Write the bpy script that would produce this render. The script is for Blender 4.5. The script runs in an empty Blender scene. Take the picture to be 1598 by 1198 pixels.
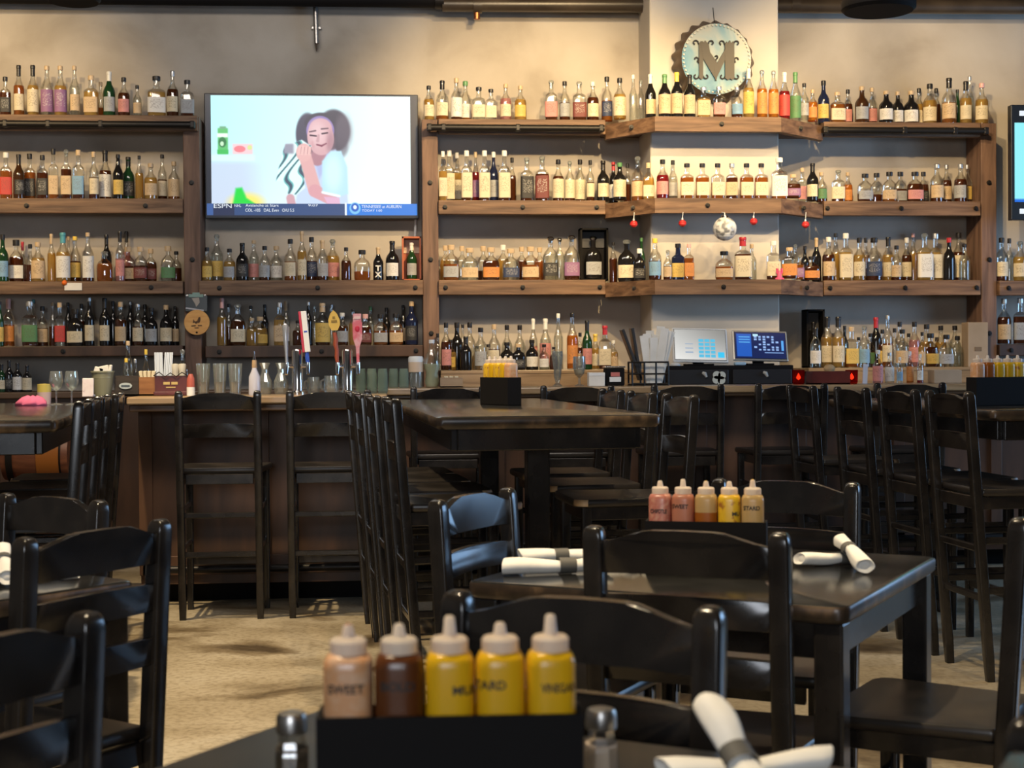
import bpy, bmesh, math, random
import numpy as np
from mathutils import Vector, Matrix

random.seed(7)
SC = bpy.context.scene
COL = SC.collection
PI = math.pi
W_PX, H_PX, F_PX = 1598, 1198, 2340.0

# ------------------------------------------------------------------ camera, world, lights, exposure
CAM_Z = 1.25
YAW, PITCH, ROLL = math.radians(-4.7), math.radians(-0.73), math.radians(-0.4)
M3 = (Matrix.Rotation(YAW, 3, 'Z') @ Matrix.Rotation(PI / 2 + PITCH, 3, 'X') @ Matrix.Rotation(ROLL, 3, 'Z'))
cam_data = bpy.data.cameras.new('camera')
cam = bpy.data.objects.new('camera', cam_data)
COL.objects.link(cam)
cam.matrix_world = Matrix.Translation((0, 0, CAM_Z)) @ M3.to_4x4()
cam_data.sensor_width = 36.0
cam_data.lens = F_PX * 36.0 / W_PX
cam_data.clip_start = 0.05
cam_data.dof.use_dof = True
cam_data.dof.focus_distance = 7.0
cam_data.dof.aperture_fstop = 7.0
SC.camera = cam

SC.view_settings.view_transform = 'Standard'
SC.view_settings.look = 'None'
SC.view_settings.gamma = 1.0
SC.view_settings.use_curve_mapping = False
SC.view_settings.exposure = 0.0
SC.cycles.transparent_max_bounces = 24
SC.cycles.max_bounces = 8
SC.cycles.sample_clamp_indirect = 4.0

world = bpy.data.worlds.new('room_ambient')
SC.world = world
world.use_nodes = True
world.node_tree.nodes['Background'].inputs[0].default_value = (0.45, 0.42, 0.42, 1)
world.node_tree.nodes['Background'].inputs[1].default_value = 0.10


def aim(o, target):
    d = Vector(target) - o.location
    o.rotation_euler = d.to_track_quat('-Z', 'Y').to_euler()


def spot(name, loc, target, watts, angle, color=(1.0, 0.76, 0.45), blend=0.8, size=0.05):
    l = bpy.data.lights.new(name, 'SPOT')
    l.energy = watts; l.color = color; l.spot_size = math.radians(angle); l.spot_blend = blend; l.shadow_soft_size = size
    o = bpy.data.objects.new(name, l); COL.objects.link(o)
    o.location = loc; aim(o, target)
    return o


def area(name, loc, target, watts, sx, sy, color):
    l = bpy.data.lights.new(name, 'AREA')
    l.shape = 'RECTANGLE'; l.size = sx; l.size_y = sy; l.energy = watts; l.color = color
    o = bpy.data.objects.new(name, l); COL.objects.link(o)
    o.location = loc; aim(o, target)
    return o


WARM = (1.0, 0.71, 0.35)
for (lx, tx, ty, tz, w_, an) in ((-3.3, -2.9, 10.6, 2.7, 330, 46), (1.6, 1.0, 10.6, 2.5, 520, 48), (3.4, 2.3, 10.2, 2.6, 225, 36), (2.3, 3.8, 10.6, 2.4, 380, 54)):
    spot('wall_spot', (lx, 6.9, 4.4), (tx, ty, tz), w_, an, WARM)
    spot('wall_spot', (lx - 0.3, 6.9, 3.75), (tx, ty, tz), w_, an, WARM)
spot('dining_spot', (-1.6, 6.6, 4.2), (-1.3, 6.7, 0.0), 740, 80, (1.0, 0.78, 0.46))
spot('dining_spot', (0.9, 4.8, 4.2), (0.9, 4.9, 0.0), 330, 80, (1.0, 0.78, 0.46))
spot('dining_spot', (-0.6, 2.3, 4.2), (-0.5, 2.5, 0.0), 560, 80, (1.0, 0.80, 0.52))
spot('dining_spot', (2.4, 3.6, 4.2), (2.4, 3.7, 0.0), 260, 80, (1.0, 0.78, 0.46))
area('bar_fill_light', (-0.4, 5.6, 4.45), (0.3, 8.8, 1.0), 175, 4.6, 0.9, (1.0, 0.90, 0.80))  # unseen overhead fill, added to brighten the bar area
area('window_daylight', (-1.0, -3.6, 2.1), (-0.4, 6, 1.0), 125, 1.8, 1.4, (0.86, 0.92, 1.0))
area('side_window_daylight', (7.9, 6.3, 1.9), (0.0, 5.3, 1.2), 270, 4.4, 2.2, (0.36, 0.62, 1.0))


# ------------------------------------------------------------------ placement helpers
def ray(px, py):
    return M3 @ Vector(((px - W_PX / 2) / F_PX, -(py - H_PX / 2) / F_PX, -1.0))


def PY(px, py, Y):
    d = ray(px, py); t = Y / d.y
    return Vector((d.x * t, Y, CAM_Z + d.z * t))


def PZ(px, py, Z):
    d = ray(px, py); t = (Z - CAM_Z) / d.z
    return Vector((d.x * t, d.y * t, Z))


def pxm(Y, px=799):
    """metres per pixel on the plane y = Y"""
    return abs(PY(px + 1, 569, Y).x - PY(px, 569, Y).x)


_cs, _sn = math.cos(YAW), math.sin(YAW)


def CW(xc, zc):
    """camera frame (right, forward) to world floor position"""
    return Vector((xc * _cs - zc * _sn, xc * _sn + zc * _cs))


def CD(x, z):
    return CW(x, z).normalized()


# ------------------------------------------------------------------ materials
MATS = {}


def new_mat(name):
    m = bpy.data.materials.new(name); m.use_nodes = True
    MATS[name] = m
    return m, m.node_tree.nodes, m.node_tree.links, m.node_tree.nodes['Principled BSDF']


def rgb(c):
    return (c[0], c[1], c[2], 1.0)


def plain(name, col, rough=0.5, metal=0.0, spec=0.5, coat=0.0, emit=None, es=1.0):
    if name in MATS:
        return MATS[name]
    m, n, l, b = new_mat(name)
    b.inputs['Base Color'].default_value = rgb(col)
    b.inputs['Roughness'].default_value = rough
    b.inputs['Metallic'].default_value = metal
    b.inputs['Specular IOR Level'].default_value = spec
    b.inputs['Coat Weight'].default_value = coat
    if emit:
        b.inputs['Emission Color'].default_value = rgb(emit)
        b.inputs['Emission Strength'].default_value = es
    return m


def mottled(name, cols, scale=(1, 1, 1), nscale=3.0, detail=6.0, rough=0.6, rvar=0.0, bump=0.0, distort=0.0, coords='Object', pos=None, spec=0.5, bscale=None):
    if name in MATS:
        return MATS[name]
    m, n, l, b = new_mat(name)
    tc = n.new('ShaderNodeTexCoord'); mp = n.new('ShaderNodeMapping')
    mp.inputs['Scale'].default_value = scale
    l.new(tc.outputs[coords], mp.inputs[0])
    nz = n.new('ShaderNodeTexNoise')
    nz.inputs['Scale'].default_value = nscale; nz.inputs['Detail'].default_value = detail
    nz.inputs['Distortion'].default_value = distort
    l.new(mp.outputs[0], nz.inputs['Vector'])
    r = n.new('ShaderNodeValToRGB')
    k = len(cols)
    pos = pos or [0.3 + 0.4 * i / max(1, k - 1) for i in range(k)]
    r.color_ramp.elements[0].position = pos[0]; r.color_ramp.elements[0].color = rgb(cols[0])
    r.color_ramp.elements[1].position = pos[-1]; r.color_ramp.elements[1].color = rgb(cols[-1])
    for i in range(1, k - 1):
        e = r.color_ramp.elements.new(pos[i]); e.color = rgb(cols[i])
    l.new(nz.outputs['Fac'], r.inputs[0]); l.new(r.outputs[0], b.inputs['Base Color'])
    b.inputs['Roughness'].default_value = rough
    b.inputs['Specular IOR Level'].default_value = spec
    if rvar:
        mr = n.new('ShaderNodeMapRange')
        mr.inputs[3].default_value = rough - rvar; mr.inputs[4].default_value = rough + rvar
        l.new(nz.outputs['Fac'], mr.inputs[0]); l.new(mr.outputs[0], b.inputs['Roughness'])
    if bump:
        bn = n.new('ShaderNodeBump'); bn.inputs['Strength'].default_value = bump; bn.inputs['Distance'].default_value = 0.01
        if bscale:
            n2 = n.new('ShaderNodeTexNoise'); n2.inputs['Scale'].default_value = bscale; n2.inputs['Detail'].default_value = 8
            l.new(mp.outputs[0], n2.inputs['Vector']); l.new(n2.outputs['Fac'], bn.inputs['Height'])
        else:
            l.new(nz.outputs['Fac'], bn.inputs['Height'])
        l.new(bn.outputs[0], b.inputs['Normal'])
    return m


def glass_mat(name, tint, gloss=0.9):
    if name in MATS:
        return MATS[name]
    m, n, l, b = new_mat(name)
    n.remove(b)
    out = n['Material Output']
    tr = n.new('ShaderNodeBsdfTransparent'); tr.inputs[0].default_value = rgb(tint)
    gl = n.new('ShaderNodeBsdfGlossy'); gl.inputs['Roughness'].default_value = 0.06
    gl.inputs['Color'].default_value = (0.95, 0.95, 0.95, 1)
    lw = n.new('ShaderNodeLayerWeight'); lw.inputs[0].default_value = 0.45
    mr = n.new('ShaderNodeMapRange'); mr.inputs[3].default_value = 0.05; mr.inputs[4].default_value = 0.55 * gloss
    l.new(lw.outputs['Fresnel'], mr.inputs[0])
    mx = n.new('ShaderNodeMixShader')
    l.new(mr.outputs[0], mx.inputs[0]); l.new(tr.outputs[0], mx.inputs[1]); l.new(gl.outputs[0], mx.inputs[2])
    if gloss > 1:
        df = n.new('ShaderNodeBsdfDiffuse'); df.inputs[0].default_value = (0.8, 0.82, 0.8, 1)
        m3 = n.new('ShaderNodeMixShader'); m3.inputs[0].default_value = 0.10
        l.new(mx.outputs[0], m3.inputs[1]); l.new(df.outputs[0], m3.inputs[2]); mx = m3
    l.new(mx.outputs[0], out.inputs[0])
    return m


def liquid_mat(name, tint, body, mixv=0.5):
    if name in MATS:
        return MATS[name]
    m, n, l, b = new_mat(name)
    n.remove(b)
    out = n['Material Output']
    tr = n.new('ShaderNodeBsdfTransparent'); tr.inputs[0].default_value = rgb(tint)
    df = n.new('ShaderNodeBsdfTranslucent'); df.inputs[0].default_value = rgb(body)
    d2 = n.new('ShaderNodeBsdfDiffuse'); d2.inputs[0].default_value = rgb(body)
    m2 = n.new('ShaderNodeMixShader'); m2.inputs[0].default_value = 0.5
    l.new(df.outputs[0], m2.inputs[1]); l.new(d2.outputs[0], m2.inputs[2])
    mx = n.new('ShaderNodeMixShader'); mx.inputs[0].default_value = mixv
    l.new(tr.outputs[0], mx.inputs[1]); l.new(m2.outputs[0], mx.inputs[2])
    l.new(mx.outputs[0], out.inputs[0])
    return m


def label_mat(name, col, ink):
    if name in MATS:
        return MATS[name]
    m, n, l, b = new_mat(name)
    tc = n.new('ShaderNodeTexCoord'); sp = n.new('ShaderNodeSeparateXYZ')
    l.new(tc.outputs['Generated'], sp.inputs[0])
    oi = n.new('ShaderNodeObjectInfo')
    mp = n.new('ShaderNodeMapping'); mp.inputs['Scale'].default_value = (13, 0.1, 26)
    l.new(tc.outputs['Generated'], mp.inputs[0])
    cb = n.new('ShaderNodeCombineXYZ'); mu = n.new('ShaderNodeMath'); mu.operation = 'MULTIPLY'; mu.inputs[1].default_value = 60
    l.new(oi.outputs['Random'], mu.inputs[0]); l.new(mu.outputs[0], cb.inputs[1])
    l.new(cb.outputs[0], mp.inputs['Location'])
    nz = n.new('ShaderNodeTexNoise'); nz.inputs['Scale'].default_value = 1.0; nz.inputs['Detail'].default_value = 1.0
    l.new(mp.outputs[0], nz.inputs['Vector'])
    gt = n.new('ShaderNodeMath'); gt.operation = 'GREATER_THAN'; gt.inputs[1].default_value = 0.56
    l.new(nz.outputs['Fac'], gt.inputs[0])
    a = n.new('ShaderNodeMath'); a.operation = 'COMPARE'; a.inputs[1].default_value = 0.55; a.inputs[2].default_value = 0.3
    l.new(sp.outputs[2], a.inputs[0])
    x = n.new('ShaderNodeMath'); x.operation = 'COMPARE'; x.inputs[1].default_value = 0.5; x.inputs[2].default_value = 0.36
    l.new(sp.outputs[0], x.inputs[0])
    p1 = n.new('ShaderNodeMath'); p1.operation = 'MULTIPLY'; l.new(gt.outputs[0], p1.inputs[0]); l.new(a.outputs[0], p1.inputs[1])
    p2 = n.new('ShaderNodeMath'); p2.operation = 'MULTIPLY'; l.new(p1.outputs[0], p2.inputs[0]); l.new(x.outputs[0], p2.inputs[1])
    p3 = n.new('ShaderNodeMath'); p3.operation = 'MULTIPLY'; l.new(p2.outputs[0], p3.inputs[0]); p3.inputs[1].default_value = 0.45
    mx = n.new('ShaderNodeMix'); mx.data_type = 'RGBA'
    mx.inputs[6].default_value = rgb(col); mx.inputs[7].default_value = rgb(ink)
    l.new(p3.outputs[0], mx.inputs[0]); l.new(mx.outputs[2], b.inputs['Base Color'])
    b.inputs['Roughness'].default_value = 0.6
    return m


def painted_mat(name, strength=1.0, emission=True, rough=0.3):
    if name in MATS:
        return MATS[name]
    m, n, l, b = new_mat(name)
    at = n.new('ShaderNodeAttribute'); at.attribute_name = 'Col'
    if emission:
        b.inputs['Base Color'].default_value = (0.01, 0.01, 0.01, 1)
        l.new(at.outputs['Color'], b.inputs['Emission Color'])
        b.inputs['Emission Strength'].default_value = strength
    else:
        l.new(at.outputs['Color'], b.inputs['Base Color'])
    b.inputs['Roughness'].default_value = rough
    return m


m_wall = mottled('plaster', [(0.33, 0.285, 0.23), (0.45, 0.40, 0.34), (0.51, 0.465, 0.405)], nscale=1.8, detail=11, rough=0.85, bump=0.3, bscale=7, distort=0.35, pos=[0.28, 0.5, 0.7])
m_pillar = mottled('pale_plaster', [(0.50, 0.46, 0.39), (0.58, 0.53, 0.46), (0.62, 0.58, 0.51)], nscale=1.1, detail=8, rough=0.85, bump=0.12, bscale=6, distort=0.6)
def floor_mat():
    m, n, l, b = new_mat('stained_concrete')
    tc = n.new('ShaderNodeTexCoord')

    def noise(scale, det, dist, sc=(1, 1, 1), off=(0, 0, 0)):
        mp = n.new('ShaderNodeMapping'); mp.inputs['Scale'].default_value = sc; mp.inputs['Location'].default_value = off
        l.new(tc.outputs['Object'], mp.inputs[0])
        z = n.new('ShaderNodeTexNoise'); z.inputs['Scale'].default_value = scale; z.inputs['Detail'].default_value = det; z.inputs['Distortion'].default_value = dist
        l.new(mp.outputs[0], z.inputs['Vector']); return z

    def ramp(src, els):
        r = n.new('ShaderNodeValToRGB'); r.color_ramp.elements[0].position = els[0][0]; r.color_ramp.elements[0].color = rgb(els[0][1])
        r.color_ramp.elements[1].position = els[-1][0]; r.color_ramp.elements[1].color = rgb(els[-1][1])
        for p_, c_ in els[1:-1]:
            e = r.color_ramp.elements.new(p_); e.color = rgb(c_)
        l.new(src, r.inputs[0]); return r
    base = ramp(noise(2.0, 10, 0.6).outputs['Fac'], [(0.28, (0.22, 0.17, 0.105)), (0.46, (0.33, 0.27, 0.18)), (0.58, (0.41, 0.345, 0.245)), (0.75, (0.48, 0.42, 0.32))])
    stain = ramp(noise(0.9, 12, 0.7, (1, 1.3, 1), (3.3, 1.7, 0)).outputs['Fac'], [(0.34, (0.16, 0.13, 0.10)), (0.395, (0.50, 0.45, 0.38)), (0.45, (1, 1, 1)), (0.9, (1, 1, 1))])
    fine = ramp(noise(38, 6, 0.3).outputs['Fac'], [(0.35, (0.72, 0.70, 0.66)), (0.55, (1, 1, 1)), (0.8, (1.0, 1.0, 1.0))])
    prev = base.outputs[0]
    for r in (stain, fine):
        mx = n.new('ShaderNodeMix'); mx.data_type = 'RGBA'; mx.blend_type = 'MULTIPLY'; mx.inputs[0].default_value = 1.0
        l.new(prev, mx.inputs[6]); l.new(r.outputs[0], mx.inputs[7]); prev = mx.outputs[2]
    l.new(prev, b.inputs['Base Color'])
    b.inputs['Roughness'].default_value = 0.40
    bn = n.new('ShaderNodeBump'); bn.inputs['Strength'].default_value = 0.15; bn.inputs['Distance'].default_value = 0.01
    l.new(noise(14, 8, 0.5).outputs['Fac'], bn.inputs['Height']); l.new(bn.outputs[0], b.inputs['Normal'])
    return m


m_floor = floor_mat()
m_ceil = plain('dark_ceiling', (0.03, 0.028, 0.027), 0.9)
m_beam = mottled('brown_beam', [(0.070, 0.035, 0.019), (0.150, 0.082, 0.045), (0.235, 0.135, 0.076)], scale=(1.2, 6, 14), nscale=2.2, detail=8, rough=0.62, bump=0.25, distort=0.5)
m_post = mottled('brown_post', [(0.085, 0.045, 0.03), (0.16, 0.09, 0.06), (0.23, 0.13, 0.085)], scale=(9, 9, 1.0), nscale=2.2, detail=8, rough=0.65, bump=0.25, distort=0.5)
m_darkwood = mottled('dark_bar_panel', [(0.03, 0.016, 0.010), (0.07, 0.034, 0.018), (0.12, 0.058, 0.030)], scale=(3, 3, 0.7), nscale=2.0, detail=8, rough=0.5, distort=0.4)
m_bartop = mottled('bar_top_wood', [(0.20, 0.125, 0.06), (0.32, 0.21, 0.11), (0.40, 0.28, 0.16)], scale=(0.8, 8, 8), nscale=2.5, detail=7, rough=0.3, distort=0.4)
m_baredge = mottled('bar_edge_wood', [(0.085, 0.045, 0.022), (0.16, 0.09, 0.045)], scale=(0.8, 8, 8), nscale=2.5, detail=7, rough=0.4)
m_black = mottled('black_paint', [(0.008, 0.007, 0.007), (0.020, 0.017, 0.015), (0.045, 0.034, 0.026)], scale=(1, 1, 1), nscale=9, detail=7, rough=0.20, rvar=0.05, pos=[0.3, 0.62, 0.78])
m_seat = mottled('worn_black_seat', [(0.012, 0.010, 0.009), (0.030, 0.024, 0.020), (0.075, 0.052, 0.036)], nscale=5, detail=8, rough=0.34, rvar=0.08, pos=[0.35, 0.6, 0.8], distort=0.5)
m_worn = mottled('worn_bare_edge', [(0.14, 0.08, 0.04), (0.40, 0.26, 0.13), (0.58, 0.41, 0.23)], scale=(1, 1, 1), nscale=14, detail=6, rough=0.5)
m_wornedge = mottled('rubbed_table_edge', [(0.010, 0.008, 0.007), (0.045, 0.029, 0.018), (0.20, 0.125, 0.065)], scale=(1, 1, 1), nscale=11, detail=9, rough=0.34, pos=[0.36, 0.52, 0.70])
m_tabletop = mottled('black_tabletop', [(0.010, 0.010, 0.010), (0.020, 0.020, 0.020), (0.040, 0.037, 0.033)], nscale=6, detail=8, rough=0.18, rvar=0.05, pos=[0.3, 0.6, 0.8])
m_satintop = mottled('satin_black_tabletop', [(0.010, 0.010, 0.010), (0.020, 0.020, 0.020), (0.040, 0.037, 0.033)], nscale=6, detail=8, rough=0.36, rvar=0.04, pos=[0.3, 0.6, 0.8], spec=0.9)
m_matte = plain('matte_black', (0.008, 0.007, 0.007), 0.7, spec=0.12)
m_iron = plain('black_iron', (0.02, 0.018, 0.017), 0.45, 0.6)
m_steel = plain('chrome', (0.75, 0.75, 0.76), 0.14, 1.0)
m_galv = plain('galvanized_steel', (0.45, 0.43, 0.41), 0.35, 1.0)
m_duct = mottled('old_pipe', [(0.025, 0.018, 0.013), (0.07, 0.052, 0.036)], nscale=4, rough=0.35)
m_paper = mottled('white_paper', [(0.72, 0.68, 0.60), (0.86, 0.83, 0.77)], nscale=8, rough=0.8)
m_napkin = mottled('napkin_paper', [(0.78, 0.75, 0.69), (0.88, 0.86, 0.81)], nscale=14, rough=0.85, bump=0.2)
m_band = plain('grey_paper_band', (0.10, 0.095, 0.085), 0.7)
m_screenframe = plain('tv_bezel', (0.012, 0.016, 0.024), 0.3)
m_clear = glass_mat('clear_glass', (0.93, 0.94, 0.92))
m_thickglass = glass_mat('thick_glass', (0.86, 0.89, 0.87), 1.3)
m_white = plain('white_plastic', (0.80, 0.80, 0.78), 0.4)
m_cork = plain('tan_cork', (0.50, 0.34, 0.19), 0.8)
m_gold = plain('gold_print', (0.55, 0.40, 0.14), 0.4)
m_red = plain('red_paint', (0.55, 0.03, 0.03), 0.35)
m_mirror = mottled('painted_glint_tiles', [(0.25, 0.25, 0.25), (0.75, 0.75, 0.72), (0.95, 0.95, 0.92)], nscale=26, detail=1, rough=0.35, pos=[0.35, 0.5, 0.65])  # grey and white speckle painted as glints, not mirrored by the tiles


# ------------------------------------------------------------------ mesh helpers
def bm_new():
    return bmesh.new()


def add_box(bm, c, s, rot=None, bev=0.0, mi=0):
    """box centred on c with full sizes s"""
    r = bmesh.ops.create_cube(bm, size=1.0)
    vs = r['verts']
    for v in vs:
        v.co = Vector((v.co.x * s[0], v.co.y * s[1], v.co.z * s[2]))
    fs = set(f for v in vs for f in v.link_faces)
    for f in fs:
        f.material_index = mi
    if bev > 0:
        es = list(set(e for v in vs for e in v.link_edges))
        g = bmesh.ops.bevel(bm, geom=es, offset=bev, segments=2, affect='EDGES', profile=0.5, material=-1)
        vs = list(set(v for f in g['faces'] for v in f.verts) | set(v for v in vs if v.is_valid))
    M = Matrix.Translation(c) @ (rot.to_4x4() if rot else Matrix.Identity(4))
    for v in vs:
        v.co = M @ v.co
    return vs


def add_prism(bm, pts, d0, d1, axis='Y', mi=0):
    """closed outline pts (a,b) extruded along axis between d0 and d1. Y: (x,z); Z: (x,y); X: (y,z)"""
    def mk(a, b, d):
        return {'Y': (a, d, b), 'Z': (a, b, d), 'X': (d, a, b)}[axis]
    v0 = [bm.verts.new(mk(a, b, d0)) for a, b in pts]
    v1 = [bm.verts.new(mk(a, b, d1)) for a, b in pts]
    k = len(pts); fs = []
    fs.append(bm.faces.new(v0)); fs.append(bm.faces.new(v1[::-1]))
    for i in range(k):
        j = (i + 1) % k
        fs.append(bm.faces.new((v0[j], v0[i], v1[i], v1[j])))
    for f in fs:
        f.material_index = mi
    return v0 + v1, fs


def add_rings(bm, rings, cap=True, mi=None):
    """loft a list of rings (lists of 3-D points with equal length)"""
    R = [[bm.verts.new(p) for p in r] for r in rings]
    k = len(R[0])
    for a in range(len(R) - 1):
        for i in range(k):
            j = (i + 1) % k
            f = bm.faces.new((R[a][i], R[a][j], R[a + 1][j], R[a + 1][i]))
            if mi:
                f.material_index = mi[a]
    if cap:
        f = bm.faces.new(R[0][::-1]); f.material_index = mi[0] if mi else 0
        f = bm.faces.new(R[-1]); f.material_index = mi[-1] if mi else 0


def circle(r, z, n=16, cx=0.0, cy=0.0, p=2.0, sy=1.0):
    out = []
    for i in range(n):
        a = 2 * PI * i / n
        c, s = math.cos(a), math.sin(a)
        k = 1.0 if p == 2 else (abs(c) ** p + abs(s) ** p) ** (-1.0 / p)
        out.append((cx + r * k * c, cy + r * k * s * sy, z))
    return out


def add_lathe(bm, prof, n=16, c=(0, 0), p=2.0, mi=None, cap=True):
    add_rings(bm, [circle(max(r, 1e-4), z, n, c[0], c[1], p) for r, z in prof], cap, mi)


def add_tube(bm, pts, r, n=8, cap=True):
    pts = [Vector(p) for p in pts]
    rad = r if isinstance(r, (list, tuple)) else [r] * len(pts)
    rings = []
    up = None
    for i, p in enumerate(pts):
        t = (pts[min(i + 1, len(pts) - 1)] - pts[max(i - 1, 0)]).normalized()
        if up is None:
            up = Vector((0, 0, 1)) if abs(t.z) < 0.9 else Vector((1, 0, 0))
        x = t.cross(up).normalized(); y = x.cross(t).normalized(); up = y
        rings.append([p + x * (rad[i] * math.cos(2 * PI * k / n)) + y * (rad[i] * math.sin(2 * PI * k / n)) for k in range(n)])
    add_rings(bm, rings, cap)


def finish(bm, name, smooth=None):
    bmesh.ops.recalc_face_normals(bm, faces=bm.faces[:])
    me = bpy.data.meshes.new(name)
    bm.to_mesh(me); bm.free()
    if smooth:
        for p in me.polygons:
            p.use_smooth = True
        if smooth is not True:
            try:
                me.set_sharp_from_angle(angle=math.radians(smooth))
            except Exception:
                pass
    return me


def link(name, me, mats, parent=None, loc=None):
    o = bpy.data.objects.new(name, me); COL.objects.link(o)
    if mats is not None:
        if not isinstance(mats, (list, tuple)):
            mats = [mats]
        if len(me.materials) == 0:
            for m in mats:
                me.materials.append(m)
        else:
            for i, m in enumerate(mats):
                o.material_slots[i].link = 'OBJECT'; o.material_slots[i].material = m
    if parent is not None:
        o.parent = parent
    if loc is not None:
        o.location = loc
    return o


def obj(name, bm, mats, parent=None, smooth=None, loc=None):
    return link(name, finish(bm, name, smooth), mats, parent, loc)


def tag(o, label, cat, group=None):
    o['label'] = label; o['category'] = cat
    if group:
        o['group'] = group
    return o


def thing(name, label, cat, loc=(0, 0, 0), rz=0.0, group=None):
    o = bpy.data.objects.new(name, None); COL.objects.link(o)
    o.location = loc; o.rotation_euler = (0, 0, rz)
    o.empty_display_size = 0.05
    return tag(o, label, cat, group)


def struct(name, bm, m, smooth=None):
    o = obj(name, bm, m, None, smooth); o['kind'] = 'structure'
    return o


def dup(root, loc, rz, label, group=None):
    r = root.copy(); COL.objects.link(r); r.location = loc; r.rotation_euler = (0, 0, rz); r['label'] = label
    if group:
        r['group'] = group
    for ch in list(root.children):
        c = ch.copy(); COL.objects.link(c); c.parent = r
        for g in list(ch.children):
            d = g.copy(); COL.objects.link(d); d.parent = c
    return r


def text_mesh(txt, size, mat, parent, name, M=None, wrap=None, bold=False, squeeze=1.0, pw=2.0):
    """flat lettering facing -Y, centred; wrap = radius of the cylinder it lies on"""
    cu = bpy.data.curves.new(name, 'FONT'); cu.body = txt; cu.size = size
    cu.align_x = 'CENTER'; cu.align_y = 'CENTER'; cu.extrude = 0.0
    if bold:
        cu.offset = size * 0.03
    tmp = bpy.data.objects.new(name + '_tmp', cu); COL.objects.link(tmp)
    dg = bpy.context.evaluated_depsgraph_get()
    me = bpy.data.meshes.new_from_object(tmp.evaluated_get(dg))
    bpy.data.objects.remove(tmp)
    for v in me.vertices:
        x, y = v.co.x * squeeze, v.co.y
        if wrap:
            a = x / wrap
            s_, c_ = math.sin(a), math.cos(a)
            k_ = (abs(s_) ** pw + abs(c_) ** pw) ** (-1.0 / pw)
            v.co = (wrap * k_ * s_, -wrap * k_ * c_, y)
        else:
            v.co = (x, 0, y)
        if M is not None:
            v.co = M @ v.co
    me.materials.clear()
    return link(name, me, mat, parent)


def grid_paint(name, origin, ux, uz, nx, nz, fn, mat, parent=None):
    """flat painted panel: fn(U, V) -> (.., 3) linear colours, V measured downwards"""
    U, V = np.meshgrid(np.linspace(0, 1, nx + 1), np.linspace(0, 1, nz + 1))
    o, a, b = np.array(origin), np.array(ux), np.array(uz)
    co = o + U[..., None] * a + V[..., None] * b
    me = bpy.data.meshes.new(name)
    idx = np.arange((nx + 1) * (nz + 1)).reshape(nz + 1, nx + 1)
    f = np.stack([idx[:-1, :-1], idx[1:, :-1], idx[1:, 1:], idx[:-1, 1:]], -1).reshape(-1, 4)
    me.from_pydata(co.reshape(-1, 3).tolist(), [], f.tolist())
    col = np.ones(((nx + 1) * (nz + 1), 4), dtype=np.float32)
    col[:, :3] = np.clip(fn(U, V), 0, 1).reshape(-1, 3)
    at = me.color_attributes.new('Col', 'FLOAT_COLOR', 'POINT')
    at.data.foreach_set('color', col.ravel())
    return link(name, me, mat, parent)


def s2l(c):
    c = np.asarray(c, dtype=np.float64) / 255.0
    return np.where(c <= 0.04045, c / 12.92, ((c + 0.055) / 1.055) ** 2.4)

# ------------------------------------------------------------------ the room
Y_WALL, Y_SHELF, Y_PIL, Y_PSHELF = 10.6, 10.3, 10.15, 9.9
X_L, X_R, Y_B, Z_C = -5.2, 8.0, -4.2, 4.6

bm = bm_new(); add_box(bm, ((X_L + X_R) / 2, (Y_WALL + Y_B) / 2, -0.05), (X_R - X_L + 0.4, Y_WALL - Y_B + 0.4, 0.1)); struct('floor', bm, m_floor)
bm = bm_new(); add_box(bm, ((X_L + X_R) / 2, (Y_WALL + Y_B) / 2, Z_C + 0.05), (X_R - X_L + 0.4, Y_WALL - Y_B + 0.4, 0.1)); struct('ceiling', bm, m_ceil)
bm = bm_new(); add_box(bm, ((X_L + X_R) / 2, Y_WALL + 0.1, Z_C / 2), (X_R - X_L + 0.4, 0.2, Z_C)); struct('wall_back', bm, m_wall)
bm = bm_new(); add_box(bm, (X_L - 0.1, (Y_WALL + Y_B) / 2, Z_C / 2), (0.2, Y_WALL - Y_B, Z_C)); struct('wall_left', bm, m_wall)
bm = bm_new(); add_box(bm, (X_R + 0.1, (Y_WALL + Y_B) / 2, Z_C / 2), (0.2, Y_WALL - Y_B, Z_C)); struct('wall_right', bm, m_wall)
xa, xb = PY(1014, 100, Y_PIL).x, PY(1216, 300, Y_PIL).x
PIL_X0, PIL_X1 = xa, xb
bm = bm_new(); add_box(bm, ((xa + xb) / 2, (Y_PIL + Y_WALL) / 2 + 0.005, Z_C / 2), (xb - xa, Y_WALL - Y_PIL + 0.01, Z_C), bev=0.012); struct('wall_pillar', bm, m_pillar)
# dark soffit above the lit wall
zs = PY(700, 4, 10.5).z
bm = bm_new(); add_box(bm, ((X_L + X_R) / 2, 10.55, (zs + Z_C) / 2), (X_R - X_L, 0.1, Z_C - zs)); struct('trim_1', bm, m_ceil)

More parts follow.
